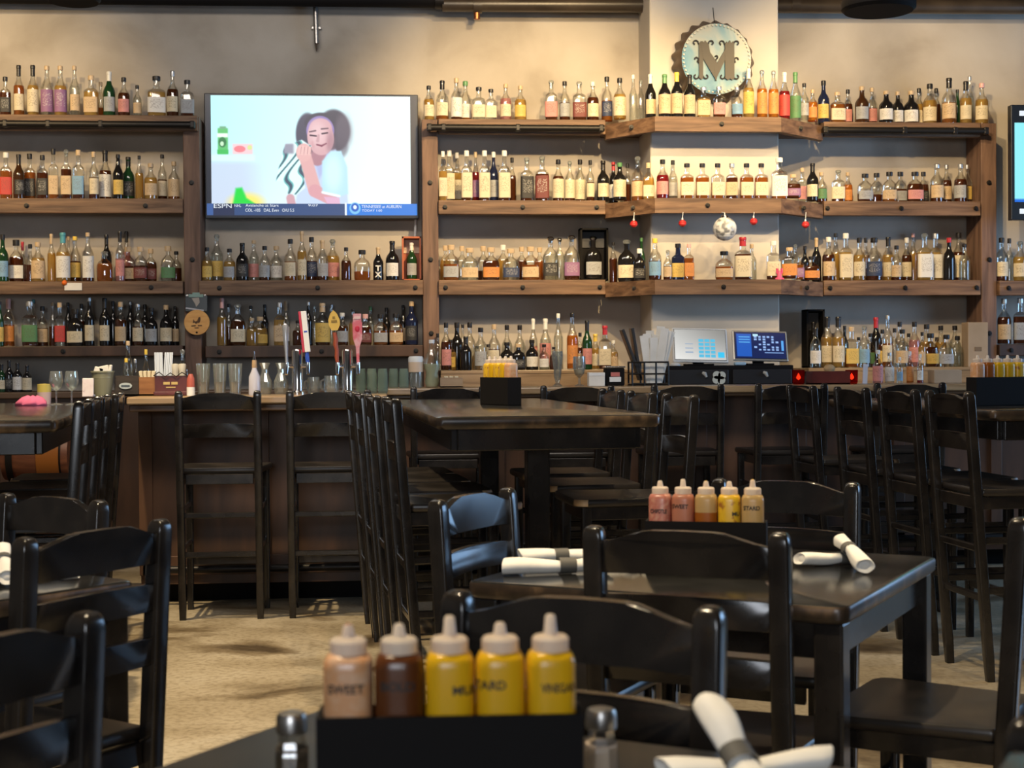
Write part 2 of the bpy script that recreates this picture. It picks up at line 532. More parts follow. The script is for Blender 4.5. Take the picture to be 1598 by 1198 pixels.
# pipe under the ceiling, conduit, hanging dark fittings
YPIPE = 10.44
t = thing('ceiling_pipe', 'brown metal pipe running along the top of the wall above the pillar', 'pipe', (0, 0, 0))
a, b = PY(690, 7, YPIPE), PY(1750, 12, YPIPE)
bm = bm_new(); add_tube(bm, [a, b], 0.050, 16); obj('pipe_run', bm, m_duct, t, 40)
for x in (745, 1240):
    p = PY(x, 8, YPIPE)
    bm = bm_new(); add_tube(bm, [p - Vector((0.03, 0, 0)), p + Vector((0.03, 0, 0))], 0.058, 16); obj('coupling', bm, m_duct, t, 40)
p = PY(744, 9, YPIPE); q = PY(744, 30, YPIPE)
bm = bm_new(); add_tube(bm, [p, Vector((p.x, YPIPE, q.z))], 0.022, 10); obj('sprinkler_stub', bm, plain('copper_fitting', (0.45, 0.16, 0.06), 0.35, 0.9), t, 40)
t = thing('black_duct', 'black duct along the ceiling at the top, left of the brown pipe', 'duct')
a, b = PY(-120, -8, YPIPE), PY(690, 0, YPIPE)
bm = bm_new(); add_tube(bm, [a, b], 0.055, 16); obj('duct_run', bm, m_matte, t, 40)
p = PY(690, 0, YPIPE)
bm = bm_new(); add_tube(bm, [p - Vector((0.05, 0, 0)), p + Vector((0.01, 0, 0))], 0.064, 16); obj('end_collar', bm, m_iron, t, 40)
for px, py, r, lab in ((1371, 3, 0.19, 'round black ceiling lamp shade above the right-hand bottle shelf'), (115, -12, 0.13, 'round black ceiling lamp shade at the top above the left shelves')):
    p = PY(px, py, 7.6)
    t = thing('lamp_shade', lab, 'lamp', (p.x, 7.6, p.z - 0.05))
    bm = bm_new(); add_lathe(bm, [(r * 0.92, 0), (r, 0.015), (r, 0.05), (r * 0.7, 0.16), (r * 0.2, 0.2)], 32); obj('shade', bm, m_matte, t, 40)
    bm = bm_new(); add_lathe(bm, [(0.012, 0.19), (0.012, Z_C - p.z + 0.05)], 10); obj('stem', bm, m_matte, t, 40)
t = thing('conduit', 'short grey metal conduit running down the wall above the television', 'conduit')
a, b = PY(492, 4, 10.55), PY(494, 68, 10.55)
bm = bm_new(); add_tube(bm, [a, b], 0.018, 12); obj('tube', bm, m_galv, t, 40)
c = PY(494, 80, 10.57)
bm = bm_new(); add_tube(bm, [b, b * 0.5 + c * 0.5, c], [0.017, 0.012, 0.004], 10); obj('tip', bm, m_galv, t, 40)
bm = bm_new(); add_box(bm, a * 0.4 + b * 0.6 + Vector((0, 0.03, 0)), (0.07, 0.03, 0.02), bev=0.004); obj('strap', bm, m_galv, t)

# ------------------------------------------------------------------ shelf posts
POSTS = []
for (xt, yt, xb_, yb_, w, lab) in ((297, 182, 303, 590, 26, 'brown wooden upright between the left shelves and the television'),
                                   (670, 186, 674, 598, 25, 'brown wooden upright just right of the television'),
                                   (1541, 192, 1546, 598, 24, 'brown wooden upright at the right end of the shelves, beside the second television')):
    p, q = PY(xt, yt, Y_SHELF), PY(xb_, yb_, Y_SHELF)
    X = (p.x + q.x) / 2; wm = w * pxm(Y_SHELF, xt)
    t = thing('shelf_post', lab, 'post', (X, Y_SHELF, 0))
    bm = bm_new()
    add_box(bm, (0, 0.14, p.z / 2), (wm, 0.28, p.z - 0.0), bev=0.006)
    obj('upright', bm, m_post, t)
    for yy in (285, 405, 520):
        z = PY(xt, yy, Y_SHELF).z
        bm = bm_new(); add_lathe(bm, [(0.018, 0), (0.018, 0.006), (0.011, 0.007), (0.011, 0.018)], 8)
        for v in bm.verts:
            v.co = Vector((v.co.x, -v.co.z, v.co.y + z))
        obj('bolt', bm, m_iron, t)
    POSTS.append((X, wm))


def bolt_bm(x, y, z, r=0.017):
    bm = bm_new(); add_lathe(bm, [(r, 0), (r, 0.006), (r * 0.6, 0.007), (r * 0.6, 0.02)], 8)
    for v in bm.verts:
        v.co = Vector((x + v.co.x, y - v.co.z, z + v.co.y))
    return bm


SHELF_Z = {}


def shelf(key, x0, x1, yt, yb, lab, bolts, mat=None, Yf=Y_SHELF):
    """board plus a thick front beam between two pixels"""
    a = PY((x0 + x1) / 2, yt, Yf); b = PY((x0 + x1) / 2, yb, Yf)
    X0, X1 = PY(x0, yt, Yf).x, PY(x1, yt, Yf).x
    z1, z0 = a.z, b.z
    t = thing('wall_shelf', lab, 'shelf', ((X0 + X1) / 2, Yf, z0))
    cx = 0.0; L = X1 - X0
    bm = bm_new(); add_box(bm, (cx, 0.0, (z1 - z0) / 2), (L, 0.06, z1 - z0), bev=0.005)
    obj('front_beam', bm, mat or m_beam, t)
    bm = bm_new(); add_box(bm, (cx, (0.03 + Y_WALL - Yf) / 2, z1 - z0 - 0.02), (L, Y_WALL - Yf - 0.03, 0.04))
    obj('board', bm, mat or m_beam, t)
    for x in bolts:
        X = PY(x, yt, Yf).x - (X0 + X1) / 2
        obj('bolt', bolt_bm(X, -0.03, (z1 - z0) * 0.5), m_iron, t)
    SHELF_Z[key] = z1
    return t


PX0 = -70
EL, ER = 286, 311     # left post edges
shelf('L1', PX0, 309, 180, 204, 'top bottle shelf left of the television', ())
shelf('L2', PX0, EL, 310, 333, 'second bottle shelf down, left of the television', (43, 228))
shelf('L3', PX0, EL, 439, 459, 'third bottle shelf down, left of the television', (237,))
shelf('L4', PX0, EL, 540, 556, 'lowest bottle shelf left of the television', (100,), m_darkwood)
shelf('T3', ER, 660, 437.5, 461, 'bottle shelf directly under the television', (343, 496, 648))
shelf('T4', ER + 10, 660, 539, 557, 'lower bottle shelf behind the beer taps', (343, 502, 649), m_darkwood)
shelf('C1', 684, 944, 187, 210, 'top bottle shelf between the television and the pillar', ())
shelf('C2', 684, 944, 313, 335, 'second bottle shelf between the television and the pillar', (694, 815, 930))
shelf('C3', 684, 944, 437, 460, 'third bottle shelf between the television and the pillar', (695, 815, 935))
shelf('R1', 1284, 1528, 191.5, 214, 'top bottle shelf right of the pillar', ())
shelf('R2', 1284, 1528, 314.5, 337, 'second bottle shelf right of the pillar', (1289, 1404, 1520))
shelf('R3', 1284, 1528, 437.5, 461, 'third bottle shelf right of the pillar', (1293, 1410, 1521))
shelf('F3', 1557, 1680, 438, 461, 'bottle shelf under the right-hand television', (1571,))
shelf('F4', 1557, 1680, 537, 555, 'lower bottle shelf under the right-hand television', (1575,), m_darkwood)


def pshelf(key, yt, yb, lab, bolts):
    z1, z0 = PY(1120, yt, Y_PSHELF).z, PY(1120, yb, Y_PSHELF).z
    XA, XD = PY(945, yt, 10.27).x, PY(1284, yt, 10.27).x
    XB, XC = PY(1022, yt, Y_PSHELF).x, PY(1219, yt, Y_PSHELF).x
    t = thing('wall_shelf', lab, 'shelf', (0, 0, 0))
    out = [(XA, 10.33), (XA, 10.27), (XB, Y_PSHELF), (XC, Y_PSHELF), (XD, 10.27), (XD, 10.33)]
    inn = [(XC + 0.0, Y_PSHELF + 0.06), (XB, Y_PSHELF + 0.06)]
    bm = bm_new()
    # three front beams with their own grain
    def seg(p, q, nx, ny):
        add_prism(bm, [p, q, (q[0] + nx, q[1] + ny), (p[0] + nx, p[1] + ny)], z0, z1, 'Z')
    seg((XA, 10.27), (XB, Y_PSHELF), 0.0, 0.075); seg((XB, Y_PSHELF), (XC, Y_PSHELF), 0, 0.06); seg((XC, Y_PSHELF), (XD, 10.27), 0.0, 0.075)
    obj('front_beam', bm, m_beam, t)
    bm = bm_new()
    add_prism(bm, [(XA + 0.01, 10.36), (XB, Y_PSHELF + 0.06), (XC, Y_PSHELF + 0.06), (XD - 0.01, 10.36), (XD - 0.01, Y_WALL), (PIL_X1 + 0.004, Y_WALL), (PIL_X1 + 0.004, Y_PIL), (PIL_X0 - 0.004, Y_PIL), (PIL_X0 - 0.004, Y_WALL), (XA + 0.01, Y_WALL)], z1 - 0.04, z1, 'Z')
    obj('board', bm, m_beam, t)
    for (x, Yb) in bolts:
        X = PY(x, yt, Yb).x
        obj('bolt', bolt_bm(X, Yb, (z0 + z1) / 2), m_iron, t)
    SHELF_Z[key] = z1


pshelf('P1', 182, 205, 'top shelf wrapped around the pillar under the round sign', ((985, 10.06), (1126, 9.9), (1249, 10.06)))
pshelf('P2', 309, 332, 'middle shelf wrapped around the pillar with red bobbers hanging below', ((988, 10.06), (1104, 9.9), (1254, 10.06)))
pshelf('P3', 436, 459, 'lowest shelf wrapped around the pillar above the two order screens', ((990, 10.06), (1129, 9.9), (1259, 10.06)))
print('SHELF Z', {k: round(v, 3) for k, v in SHELF_Z.items()})


def rail(x0, x1, ymid, lab, brackets):
    p, q = PY(x0, ymid, 10.21), PY(x1, ymid + 1, 10.21)
    z = (p.z + q.z) / 2
    t = thing('ladder_rail', lab, 'rail', ((p.x + q.x) / 2, 10.21, z))
    cx = (p.x + q.x) / 2
    bm = bm_new(); add_tube(bm, [(p.x - cx, 0, 0), (q.x - cx, 0, 0)], 0.023, 12); obj('rail_pipe', bm, m_iron, t, 40)
    for x in brackets:
        X = PY(x, ymid, 10.21).x - cx
        bm = bm_new()
        add_box(bm, (X, 0.0, 0), (0.035, 0.045, 0.05), bev=0.008)
        add_box(bm, (X, 0.04, 0), (0.03, 0.05, 0.03))
        obj('bracket', bm, m_iron, t)


rail(-60, 303, 193, 'black pipe rail along the top shelf left of the television', (8, 75, 157, 300))
rail(666, 943, 199, 'black pipe rail along the top shelf between television and pillar', (670, 692, 808, 938))
rail(1284, 1541, 203, 'black pipe rail along the top shelf right of the pillar', (1288, 1411, 1490, 1538))

# ------------------------------------------------------------------ back counter, riser, bars
z_ct = 1.10
Y_CT, Y_RI = 9.62, 10.1
Xa, Xb = X_L + 0.02, X_R - 0.02
t = thing('back_counter', 'long dark back counter along the wall under the bottle shelves', 'counter', (0, Y_CT, 0))
dct = 10.14 - Y_CT
bm = bm_new(); add_box(bm, ((Xa + Xb) / 2, dct / 2, z_ct - 0.02), (Xb - Xa, dct, 0.04), bev=0.006); obj('counter_top', bm, m_baredge, t)
bm = bm_new(); add_box(bm, ((Xa + Xb) / 2, dct / 2 + 0.03, (z_ct - 0.04) / 2), (Xb - Xa, dct - 0.06, z_ct - 0.04)); obj('cabinet_body', bm, m_darkwood, t)
z_ri = PY(860, 577, Y_RI).z
for (x0, x1, lab) in ((688, 1012, 'light wood bottle step on the back counter left of the order screens'), (1262, 1527, 'light wood bottle step on the back counter right of the order screens')):
    A, B = PY(x0, 577, Y_RI).x, PY(x1, 577, Y_RI).x
    t = thing('bottle_riser', lab, 'riser', ((A + B) / 2, Y_RI, z_ct))
    bm = bm_new(); add_box(bm, (0, 0.245, z_ri - z_ct - 0.012), (B - A, 0.49, 0.024), bev=0.004); obj('step_board', bm, m_bartop, t)
    bm = bm_new(); add_box(bm, (0, 0.02, (z_ri - z_ct - 0.024) / 2), (B - A, 0.03, z_ri - z_ct - 0.024)); obj('front_board', bm, m_bartop, t)
SHELF_Z['C4'] = z_ri; SHELF_Z['R4'] = z_ri


def bar(lab, x0, x1, Yf, depth, ytop, ybot, recess, mat_panel):
    A, B = PY(x0, ytop, Yf).x, PY(x1, ytop, Yf).x
    zt, zb = PY((max(x0, 0) + min(x1, 1598)) / 2, ytop, Yf).z, PY((max(x0, 0) + min(x1, 1598)) / 2, ybot, Yf).z
    t = thing('bar_counter', lab, 'bar', ((A + B) / 2, Yf, 0))
    L = B - A
    bm = bm_new(); add_box(bm, (0, depth / 2, zt - 0.02), (L, depth, 0.04), bev=0.008); obj('bar_top', bm, m_bartop, t)
    bm = bm_new(); add_box(bm, (0, 0.05, (zt - 0.04 + zb) / 2), (L - 0.02, 0.06, zt - 0.04 - zb), bev=0.006); obj('edge_board', bm, m_baredge, t)
    bm = bm_new(); add_box(bm, (0, recess + (depth - recess) / 2, (zt - 0.04) / 2 + 0.05), (L - 0.04, depth - recess, zt - 0.14)); obj('front_panel', bm, mat_panel, t)
    n = max(2, int(L / 0.62)); bm = bm_new()
    for i in range(n + 1):
        add_box(bm, (-L / 2 + 0.05 + (L - 0.1) * i / n, recess - 0.008, zt / 2 + 0.05), (0.07, 0.018, zt - 0.2), bev=0.003)
    add_box(bm, (0, recess - 0.009, 0.2), (L - 0.06, 0.016, 0.10), bev=0.003)
    obj('panel_stiles', bm, mat_panel, t)
    bm = bm_new(); add_box(bm, (0, recess + (depth - recess) / 2 + 0.04, 0.06), (L - 0.08, depth - recess - 0.1, 0.12)); obj('toe_kick', bm, m_matte, t)
    bm = bm_new(); add_tube(bm, [(-L / 2 + 0.1, recess - 0.10, 0.19), (L / 2 - 0.1, recess - 0.10, 0.19)], 0.02, 10); obj('foot_rail', bm, m_iron, t, 40)
    return zt


z_bl = bar('brown wooden bar counter at the beer taps with two tall stools in front', 197, 604, 7.78, 0.62, 618, 641, 0.28, m_darkwood)
z_br = bar('long dark bar counter behind the high tables, running to the right edge', 604, 1750, 8.62, 0.55, 602, 618, 0.28, m_darkwood)
Y_BL = 7.78
print('bar z', z_bl, z_br)

# ------------------------------------------------------------------ televisions
def sstep(a, b, x):
    t = np.clip((x - a) / (b - a), 0, 1)
    return t * t * (3 - 2 * t)


def tv_paint(U, V):
    # work in the coordinates of the picture on the screen (x 95..1512, y 80..893)
    x = 95 + U * (1512 - 95); y = 80 + V * (893 - 80)
    img = np.zeros(x.shape + (3,))
    c1, c2, c3, c4 = np.array([178, 248, 252]), np.array([232, 252, 255]), np.array([205, 235, 248]), np.array([246, 255, 253])
    u = np.clip((x - 130) / 1340, 0, 1)[..., None]; v = np.clip((y - 80) / 725, 0, 1)[..., None]
    img[:] = (c1 * (1 - u) + c2 * u) * (1 - v) + (c3 * (1 - u) + c4 * u) * v

    def put(mask, col):
        m = np.clip(mask, 0, 1)[..., None]
        img[:] = img * (1 - m) + np.array(col) * m

    def ell(cx, cy, rx, ry, soft=0.12, rot=0):
        ca, sa = math.cos(rot), math.sin(rot)
        dx, dy = x - cx, y - cy
        d = np.sqrt(((dx * ca + dy * sa) / rx) ** 2 + ((-dx * sa + dy * ca) / ry) ** 2)
        return 1 - sstep(1 - soft, 1 + soft, d)

    def cap(x0, y0, x1, y1, r0, r1=None, soft=6):
        r1 = r1 or r0
        dx, dy = x1 - x0, y1 - y0
        t = np.clip(((x - x0) * dx + (y - y0) * dy) / (dx * dx + dy * dy), 0, 1)
        d = np.hypot(x - x0 - t * dx, y - y0 - t * dy) - (r0 + (r1 - r0) * t)
        return 1 - sstep(-soft, soft, d)

    def box(a, b, c, d, soft=6):
        return sstep(a - soft, a + soft, x) * (1 - sstep(b - soft, b + soft, x)) * sstep(c - soft, c + soft, y) * (1 - sstep(d - soft, d + soft, y))

    def poly(pts, soft=5):
        m = np.ones(x.shape) * 1e9; n = len(pts); inside = np.zeros(x.shape, bool)
        for i in range(n):
            (ax, ay), (bx, by) = pts[i], pts[(i + 1) % n]
            dx, dy = bx - ax, by - ay
            t = np.clip(((x - ax) * dx + (y - ay) * dy) / (dx * dx + dy * dy), 0, 1)
            m = np.minimum(m, np.hypot(x - ax - t * dx, y - ay - t * dy))
            c = ((ay > y) != (by > y)) & (x < (bx - ax) * (y - ay) / (by - ay + 1e-9) + ax)
            inside ^= c
        d = np.where(inside, -m, m)
        return 1 - sstep(-soft, soft, d)

    # shelf and products on the left
    put(box(100, 520, 525, 820, 30) * 0.75 * (1 - sstep(300, 560, x)), (198, 208, 232))
    put(box(100, 420, 478, 520, 10) * 0.6, (225, 242, 248))
    put(box(172, 240, 300, 475), (90, 190, 110)); put(box(185, 228, 288, 305), (110, 170, 130))
    put(box(168, 240, 335, 362, 5), (235, 250, 240)); put(ell(203, 395, 26, 34), (40, 120, 70)); put(ell(200, 405, 12, 16), (200, 240, 200))
    put(box(168, 242, 445, 475, 5), (60, 190, 90))
    put(box(270, 405, 405, 475), (238, 205, 210)); put(ell(318, 440, 38, 22), (235, 130, 140)); put(ell(385, 430, 16, 16), (215, 225, 150))
    # green splash at the bottom
    put(ell(360, 800, 110, 60, 0.5), (250, 230, 110)); put(poly([(270, 810), (290, 705), (330, 700), (360, 770), (420, 810)], 12), (10, 215, 60))
    # hair
    put(ell(775, 340, 80, 145, 0.10), (74, 72, 92)); put(ell(950, 315, 112, 145, 0.10), (66, 62, 78)); put(ell(865, 262, 110, 70, 0.10), (64, 60, 76)); put(ell(1020, 320, 60, 120, 0.35) * 0.5, (120, 110, 122))
    put(ell(985, 430, 60, 70, 0.3) * 0.6, (92, 84, 98))
    # body
    put(poly([(690, 810), (700, 730), (810, 530), (850, 480), (960, 440), (1030, 540), (1045, 810)], 10), (196, 214, 240))
    put(poly([(820, 520), (905, 450), (960, 445), (900, 560), (850, 640)], 14), (176, 186, 226))
    # neck, headband and face
    put(cap(860, 440, 838, 505, 50, 46), (176, 128, 140)); put(ell(860, 312, 94, 98, 0.05, -0.1), (142, 124, 184))
    put(ell(862, 362, 90, 118, 0.05, -0.1), (212, 168, 174)); put(ell(862, 300, 78, 70, 0.1, -0.1), (212, 168, 174)); put(ell(842, 335, 55, 80, 0.6, -0.1) * 0.6, (236, 205, 208))
    put(ell(930, 400, 28, 80, 0.6) * 0.45, (140, 100, 116))
    put(cap(792, 345, 832, 350, 5, 5, 3), (64, 44, 60)); put(cap(872, 334, 908, 328, 5, 5, 3), (64, 44, 60))
    put(cap(788, 322, 828, 314, 4, 5, 3) + cap(868, 302, 912, 298, 5, 4, 3), (96, 70, 84))
    put(cap(848, 345, 842, 382, 7, 11, 6) * 0.5, (176, 126, 136)); put(cap(836, 408, 868, 416, 5, 6, 3) + cap(868, 416, 900, 400, 6, 4, 3), (130, 66, 88))
    put(cap(806, 392, 812, 420, 8, 8, 10) * 0.25 + cap(915, 380, 918, 410, 8, 8, 10) * 0.25, (190, 120, 130))
    # towel held to the cheek
    tw = poly([(625, 400), (690, 395), (735, 375), (800, 420), (770, 560), (745, 640), (755, 700), (700, 745), (640, 740), (610, 650), (560, 655), (590, 520)], 6)
    st = 0.5 + 0.5 * np.sin((x * 0.75 + y * 0.35 + 26 * np.sin(y / 38 + x / 60)) / 8)
    put(tw, (226, 248, 248)); put(tw * sstep(0.60, 0.78, st), (104, 184, 184)); put(tw * sstep(0.86, 0.96, st), (66, 84, 104))
    put(box(612, 680, 402, 470, 12) * tw, (150, 150, 168))
    # hand and forearm
    put(cap(760, 500, 815, 700, 42, 44), (222, 172, 172)); put(cap(820, 720, 940, 785, 44, 36), (216, 158, 166)); put(ell(748, 462, 52, 62, 0.08), (226, 178, 176))
    for k in range(4):
        put(cap(722 + k * 22, 420 + k * 3, 712 + k * 24, 470, 9, 10, 3), (232, 190, 186)); put(cap(733 + k * 22, 425, 726 + k * 23, 470, 2, 2, 2), (176, 124, 130))
    # sleeve over the arm
    put(poly([(870, 520), (930, 450), (1000, 450), (1040, 560), (1045, 740), (980, 760), (870, 735)], 8), (184, 226, 242)); put(ell(945, 600, 55, 120, 0.6) * 0.6, (222, 248, 252))
    put(cap(872, 730, 985, 755, 8, 8, 5), (240, 250, 255)); put(poly([(880, 760), (985, 765), (990, 810), (905, 810)], 6), (222, 178, 205))
    put(cap(655, 770, 665, 820, 28), (205, 160, 170))
    # dark sides and the sports ticker
    put((x < 128).astype(float) + (x > 1470), (16, 24, 40))
    tk = y > 806
    put(tk, (38, 68, 118)); put(tk & (x < 138), (52, 88, 150)); put(tk & (x > 138) & (x < 278), (20, 34, 72)); put(tk & (x > 1035), (20, 118, 214))
    put((y > 800) & (x > 1020) & (x < 1035), (225, 235, 245)); put(tk & (y > 884), (8, 20, 46))
    put(ell(1090, 838, 38, 40, 0.06), (120, 190, 235)); put(ell(1090, 832, 26, 28, 0.06), (20, 90, 190)); put(ell(1090, 830, 12, 14, 0.1), (230, 240, 250))
    return s2l(img)


m_tv = painted_mat('screen_picture', 1.0)
m_tv_bright = painted_mat('bright_screen_picture', 1.12)
m_txt = plain('screen_lettering', (0.0, 0.0, 0.0), 0.5, emit=(0.85, 0.92, 1.0), es=1.0)
YT = 10.42
A, B = PY(321, 150, YT), PY(651, 337, YT)
ztop, zbot = PY(486, 149.5, YT).z, PY(486, 337.5, YT).z
tv = thing('television', 'large flat television showing a woman with a striped towel, between the shelves', 'television', ((A.x + B.x) / 2, YT, zbot - 0.02))
Wt, Ht = B.x - A.x, ztop - zbot
bm = bm_new(); add_box(bm, (0, 0.035, Ht / 2 + 0.02), (Wt + 0.024, 0.055, Ht + 0.03), bev=0.005); obj('housing', bm, m_screenframe, tv)
bm = bm_new(); add_box(bm, (0, 0.12, Ht / 2), (0.4, 0.11, 0.3), bev=0.01); obj('wall_mount', bm, m_iron, tv)
grid_paint('screen', (-Wt / 2, 0.005, Ht + 0.02), (Wt, 0, 0), (0, 0, -Ht), 420, 240, tv_paint, m_tv_bright, tv)


def tvtext(txt, px0, px1, py, size):
    P = PY((px0 + px1) / 2, py, YT)
    o = text_mesh(txt, size, m_txt, tv, 'ticker_lettering', Matrix.Translation((P.x - tv.location.x, 0.002, P.z - tv.location.z)))
    xs = [v.co.x for v in o.data.vertices]; wd = max(xs) - min(xs); want = (px1 - px0) * pxm(YT)
    c = (max(xs) + min(xs)) / 2
    for v in o.data.vertices:
        v.co.x = c + (v.co.x - c) * want / wd


tvtext('ESPN', 334, 361, 321.5, 0.042)
tvtext('NHL', 366, 376, 321, 0.026)
tvtext('Avalanche at Stars', 384, 434, 320.5, 0.026)
tvtext('COL -105   DAL Even   O/U 5.5', 384, 458, 328, 0.030)
tvtext('9:07', 481, 496, 320.5, 0.022)
tvtext('TENNESSEE at AUBURN', 565, 626, 322.5, 0.030)
tvtext('TODAY 1:00', 565, 596, 328.5, 0.022)
bm = bm_new(); p, q = PY(649, 336, 10.5), PY(648, 366, 10.5)
add_tube(bm, [(p.x, 10.53, p.z), (q.x, 10.53, q.z), (q.x, 10.55, SHELF_Z['T3'] + 0.02)], 0.009, 8)
tag(obj('television_cable', bm, m_white, None, 40), 'white cable hanging down from the television to the shelf below', 'cable')


def tv2_paint(U, V):
    img = np.zeros(U.shape + (3,)); img[:] = (110, 238, 248)
    w = np.clip(1 - U * 1.6 + 0.2 * V, 0, 1)[..., None] * 0.5; img[:] = img * (1 - w) + np.array((190, 250, 255)) * w
    m = (V > 0.965); img[m] = (30, 110, 225)
    return s2l(img)


YT2 = 10.1
A = PY(1578, 163, YT2); zt2, zb2 = PY(1585, 163, YT2).z, PY(1585, 343, YT2).z
Wt2 = 1.42; Ht2 = zt2 - zb2
tv2 = thing('television', 'second television with a cyan picture, cut off by the right edge', 'television', (A.x + Wt2 / 2, YT2, zb2))
bm = bm_new(); add_box(bm, (0, 0.035, Ht2 / 2), (Wt2, 0.06, Ht2), bev=0.006); obj('housing', bm, m_screenframe, tv2)
bm = bm_new(); add_box(bm, (0, 0.27, Ht2 / 2), (0.4, 0.44, 0.3), bev=0.01); obj('wall_mount', bm, m_iron, tv2)
grid_paint('screen', (-Wt2 / 2 + 0.025, 0.003, Ht2 - 0.125), (Wt2 - 0.05, 0, 0), (0, 0, -(Ht2 - 0.25)), 60, 40, tv2_paint, m_tv, tv2)
for zz in (Ht2 - 0.06, 0.06):
    bm = bm_new(); add_box(bm, (-Wt2 / 2 + 0.085, 0.003, zz), (0.05, 0.006, 0.035), bev=0.002); obj('corner_logo', bm, m_txt, tv2)

# ------------------------------------------------------------------ round bottle-cap sign with the letter M on the pillar
YS = Y_PIL - 0.14
c = PY(1118, 92, YS)
mpx = pxm(YS, 1118)
sg = thing('bottle_cap_sign', 'round blue bottle-cap sign with an ornate letter M, on the pillar', 'sign', (c.x, YS, c.z))
rf = 54 * mpx; n = 168
bm = bm_new()


def ring(r, y, amp):
    return [((r + amp * math.cos(21 * 2 * PI * i / n)) * math.cos(2 * PI * i / n), y, (r + amp * math.cos(21 * 2 * PI * i / n)) * math.sin(2 * PI * i / n)) for i in range(n)]


add_rings(bm, [ring(rf, 0, 0), ring(rf * 1.035, 0.015, 0.001), ring(rf * 1.09, 0.05, 0.005), ring(rf * 1.17, 0.12, 0.011), ring(rf * 1.14, 0.135, 0.011)], cap=False)
R2 = ring(rf * 1.0, 0.125, 0)
bm.faces.new([bm.verts.new(p) for p in R2])
obj('crimped_rim', bm, mottled('shaded_brown_rim', [(0.05, 0.03, 0.02), (0.13, 0.085, 0.055)], nscale=8, rough=0.5), sg, 35)  # shade on the cap's side is put into this dark brown
m_face = mottled('blue_cream_paint', [(0.40, 0.39, 0.33), (0.28, 0.36, 0.37), (0.10, 0.27, 0.36), (0.03, 0.17, 0.30)], nscale=3.1, detail=5, rough=0.4, distort=0.8, pos=[0.36, 0.47, 0.56, 0.68])
bm = bm_new()
f = bm.faces.new([bm.verts.new(p) for p in ring(rf, -0.002, 0)])
ext = bmesh.ops.extrude_face_region(bm, geom=[f])
for v in [g for g in ext['geom'] if isinstance(g, bmesh.types.BMVert)]:
    v.co.y += 0.008
obj('painted_face', bm, m_face, sg)
for i in range(52):
    a = 2 * PI * i / 52
    if i == 0:
        bm = bm_new(); bmesh.ops.create_icosphere(bm, subdivisions=1, radius=0.0085)
        bead = finish(bm, 'bead', True)
    link('bead', bead, plain('cream_bead', (0.75, 0.70, 0.58), 0.4), sg, (rf * 0.95 * math.cos(a), -0.006, rf * 0.95 * math.sin(a)))
# the letter (drawn in the sign's own picture units, 6.65 per pixel)
K = mpx / 6.65


def mp(x, y):
    return ((x - 782) * K, -(y - 640) * K)


bm = bm_new()
y0, y1 = -0.014, -0.002
for poly_ in ([(598, 500), (618, 462), (640, 478), (640, 838), (620, 856), (598, 838)],
              [(622, 500), (634, 462), (646, 480), (662, 456), (680, 478), (700, 500), (712, 575), (800, 705), (776, 866), (640, 640)],
              [(764, 866), (758, 730), (860, 560), (882, 480), (892, 600), (800, 790)],
              [(866, 500), (882, 466), (898, 482), (914, 452), (932, 482), (950, 460), (962, 500), (962, 838), (938, 858), (916, 842), (894, 858), (866, 838)]):
    y0 -= 0.0012
    vs, fs = add_prism(bm, [mp(*p) for p in poly_], y0, y1, 'Y')


def curl(x0, y0_, cx, cy, r, a0, turns, w=8):
    pts = [Vector((mp(x0, y0_)[0], -0.008, mp(x0, y0_)[1]))]
    N = 14
    for i in range(N + 1):
        t = i / N; a = a0 + turns * 2 * PI * t; rr = r * (1 - 0.55 * t)
        px_, pz_ = mp(cx + rr * math.cos(a), cy + rr * math.sin(a))
        pts.append(Vector((px_, -0.008, pz_)))
    add_tube(bm, pts, [w * K] * (len(pts) - 3) + [w * K * 0.9, w * K * 1.1, w * K * 1.3], 6)


D = math.radians
for args in ((612, 505, 562, 482, 32, D(10), -0.72), (690, 505, 728, 482, 30, D(170), 0.72), (876, 505, 832, 482, 30, D(10), -0.72), (952, 505, 990, 482, 30, D(170), 0.72),
             (608, 815, 566, 820, 30, D(0), 0.72), (628, 815, 672, 820, 28, D(180), -0.72), (880, 815, 838, 820, 28, D(0), 0.72), (948, 815, 988, 820, 30, D(180), -0.72),
             (606, 690, 568, 646, 26, D(60), -0.7), (950, 690, 990, 646, 28, D(120), 0.7), (768, 690, 776, 622, 20, D(90), -0.7)):
    curl(*args)
obj('letter_m', bm, plain('dark_pewter', (0.060, 0.054, 0.048), 0.5, 0.35), sg)
bm = bm_new(); add_tube(bm, [(0.0, 0.06, rf * 1.1), (0.0, 0.10, rf * 1.55)], 0.003, 6); obj('hanging_wire', bm, m_iron, sg)

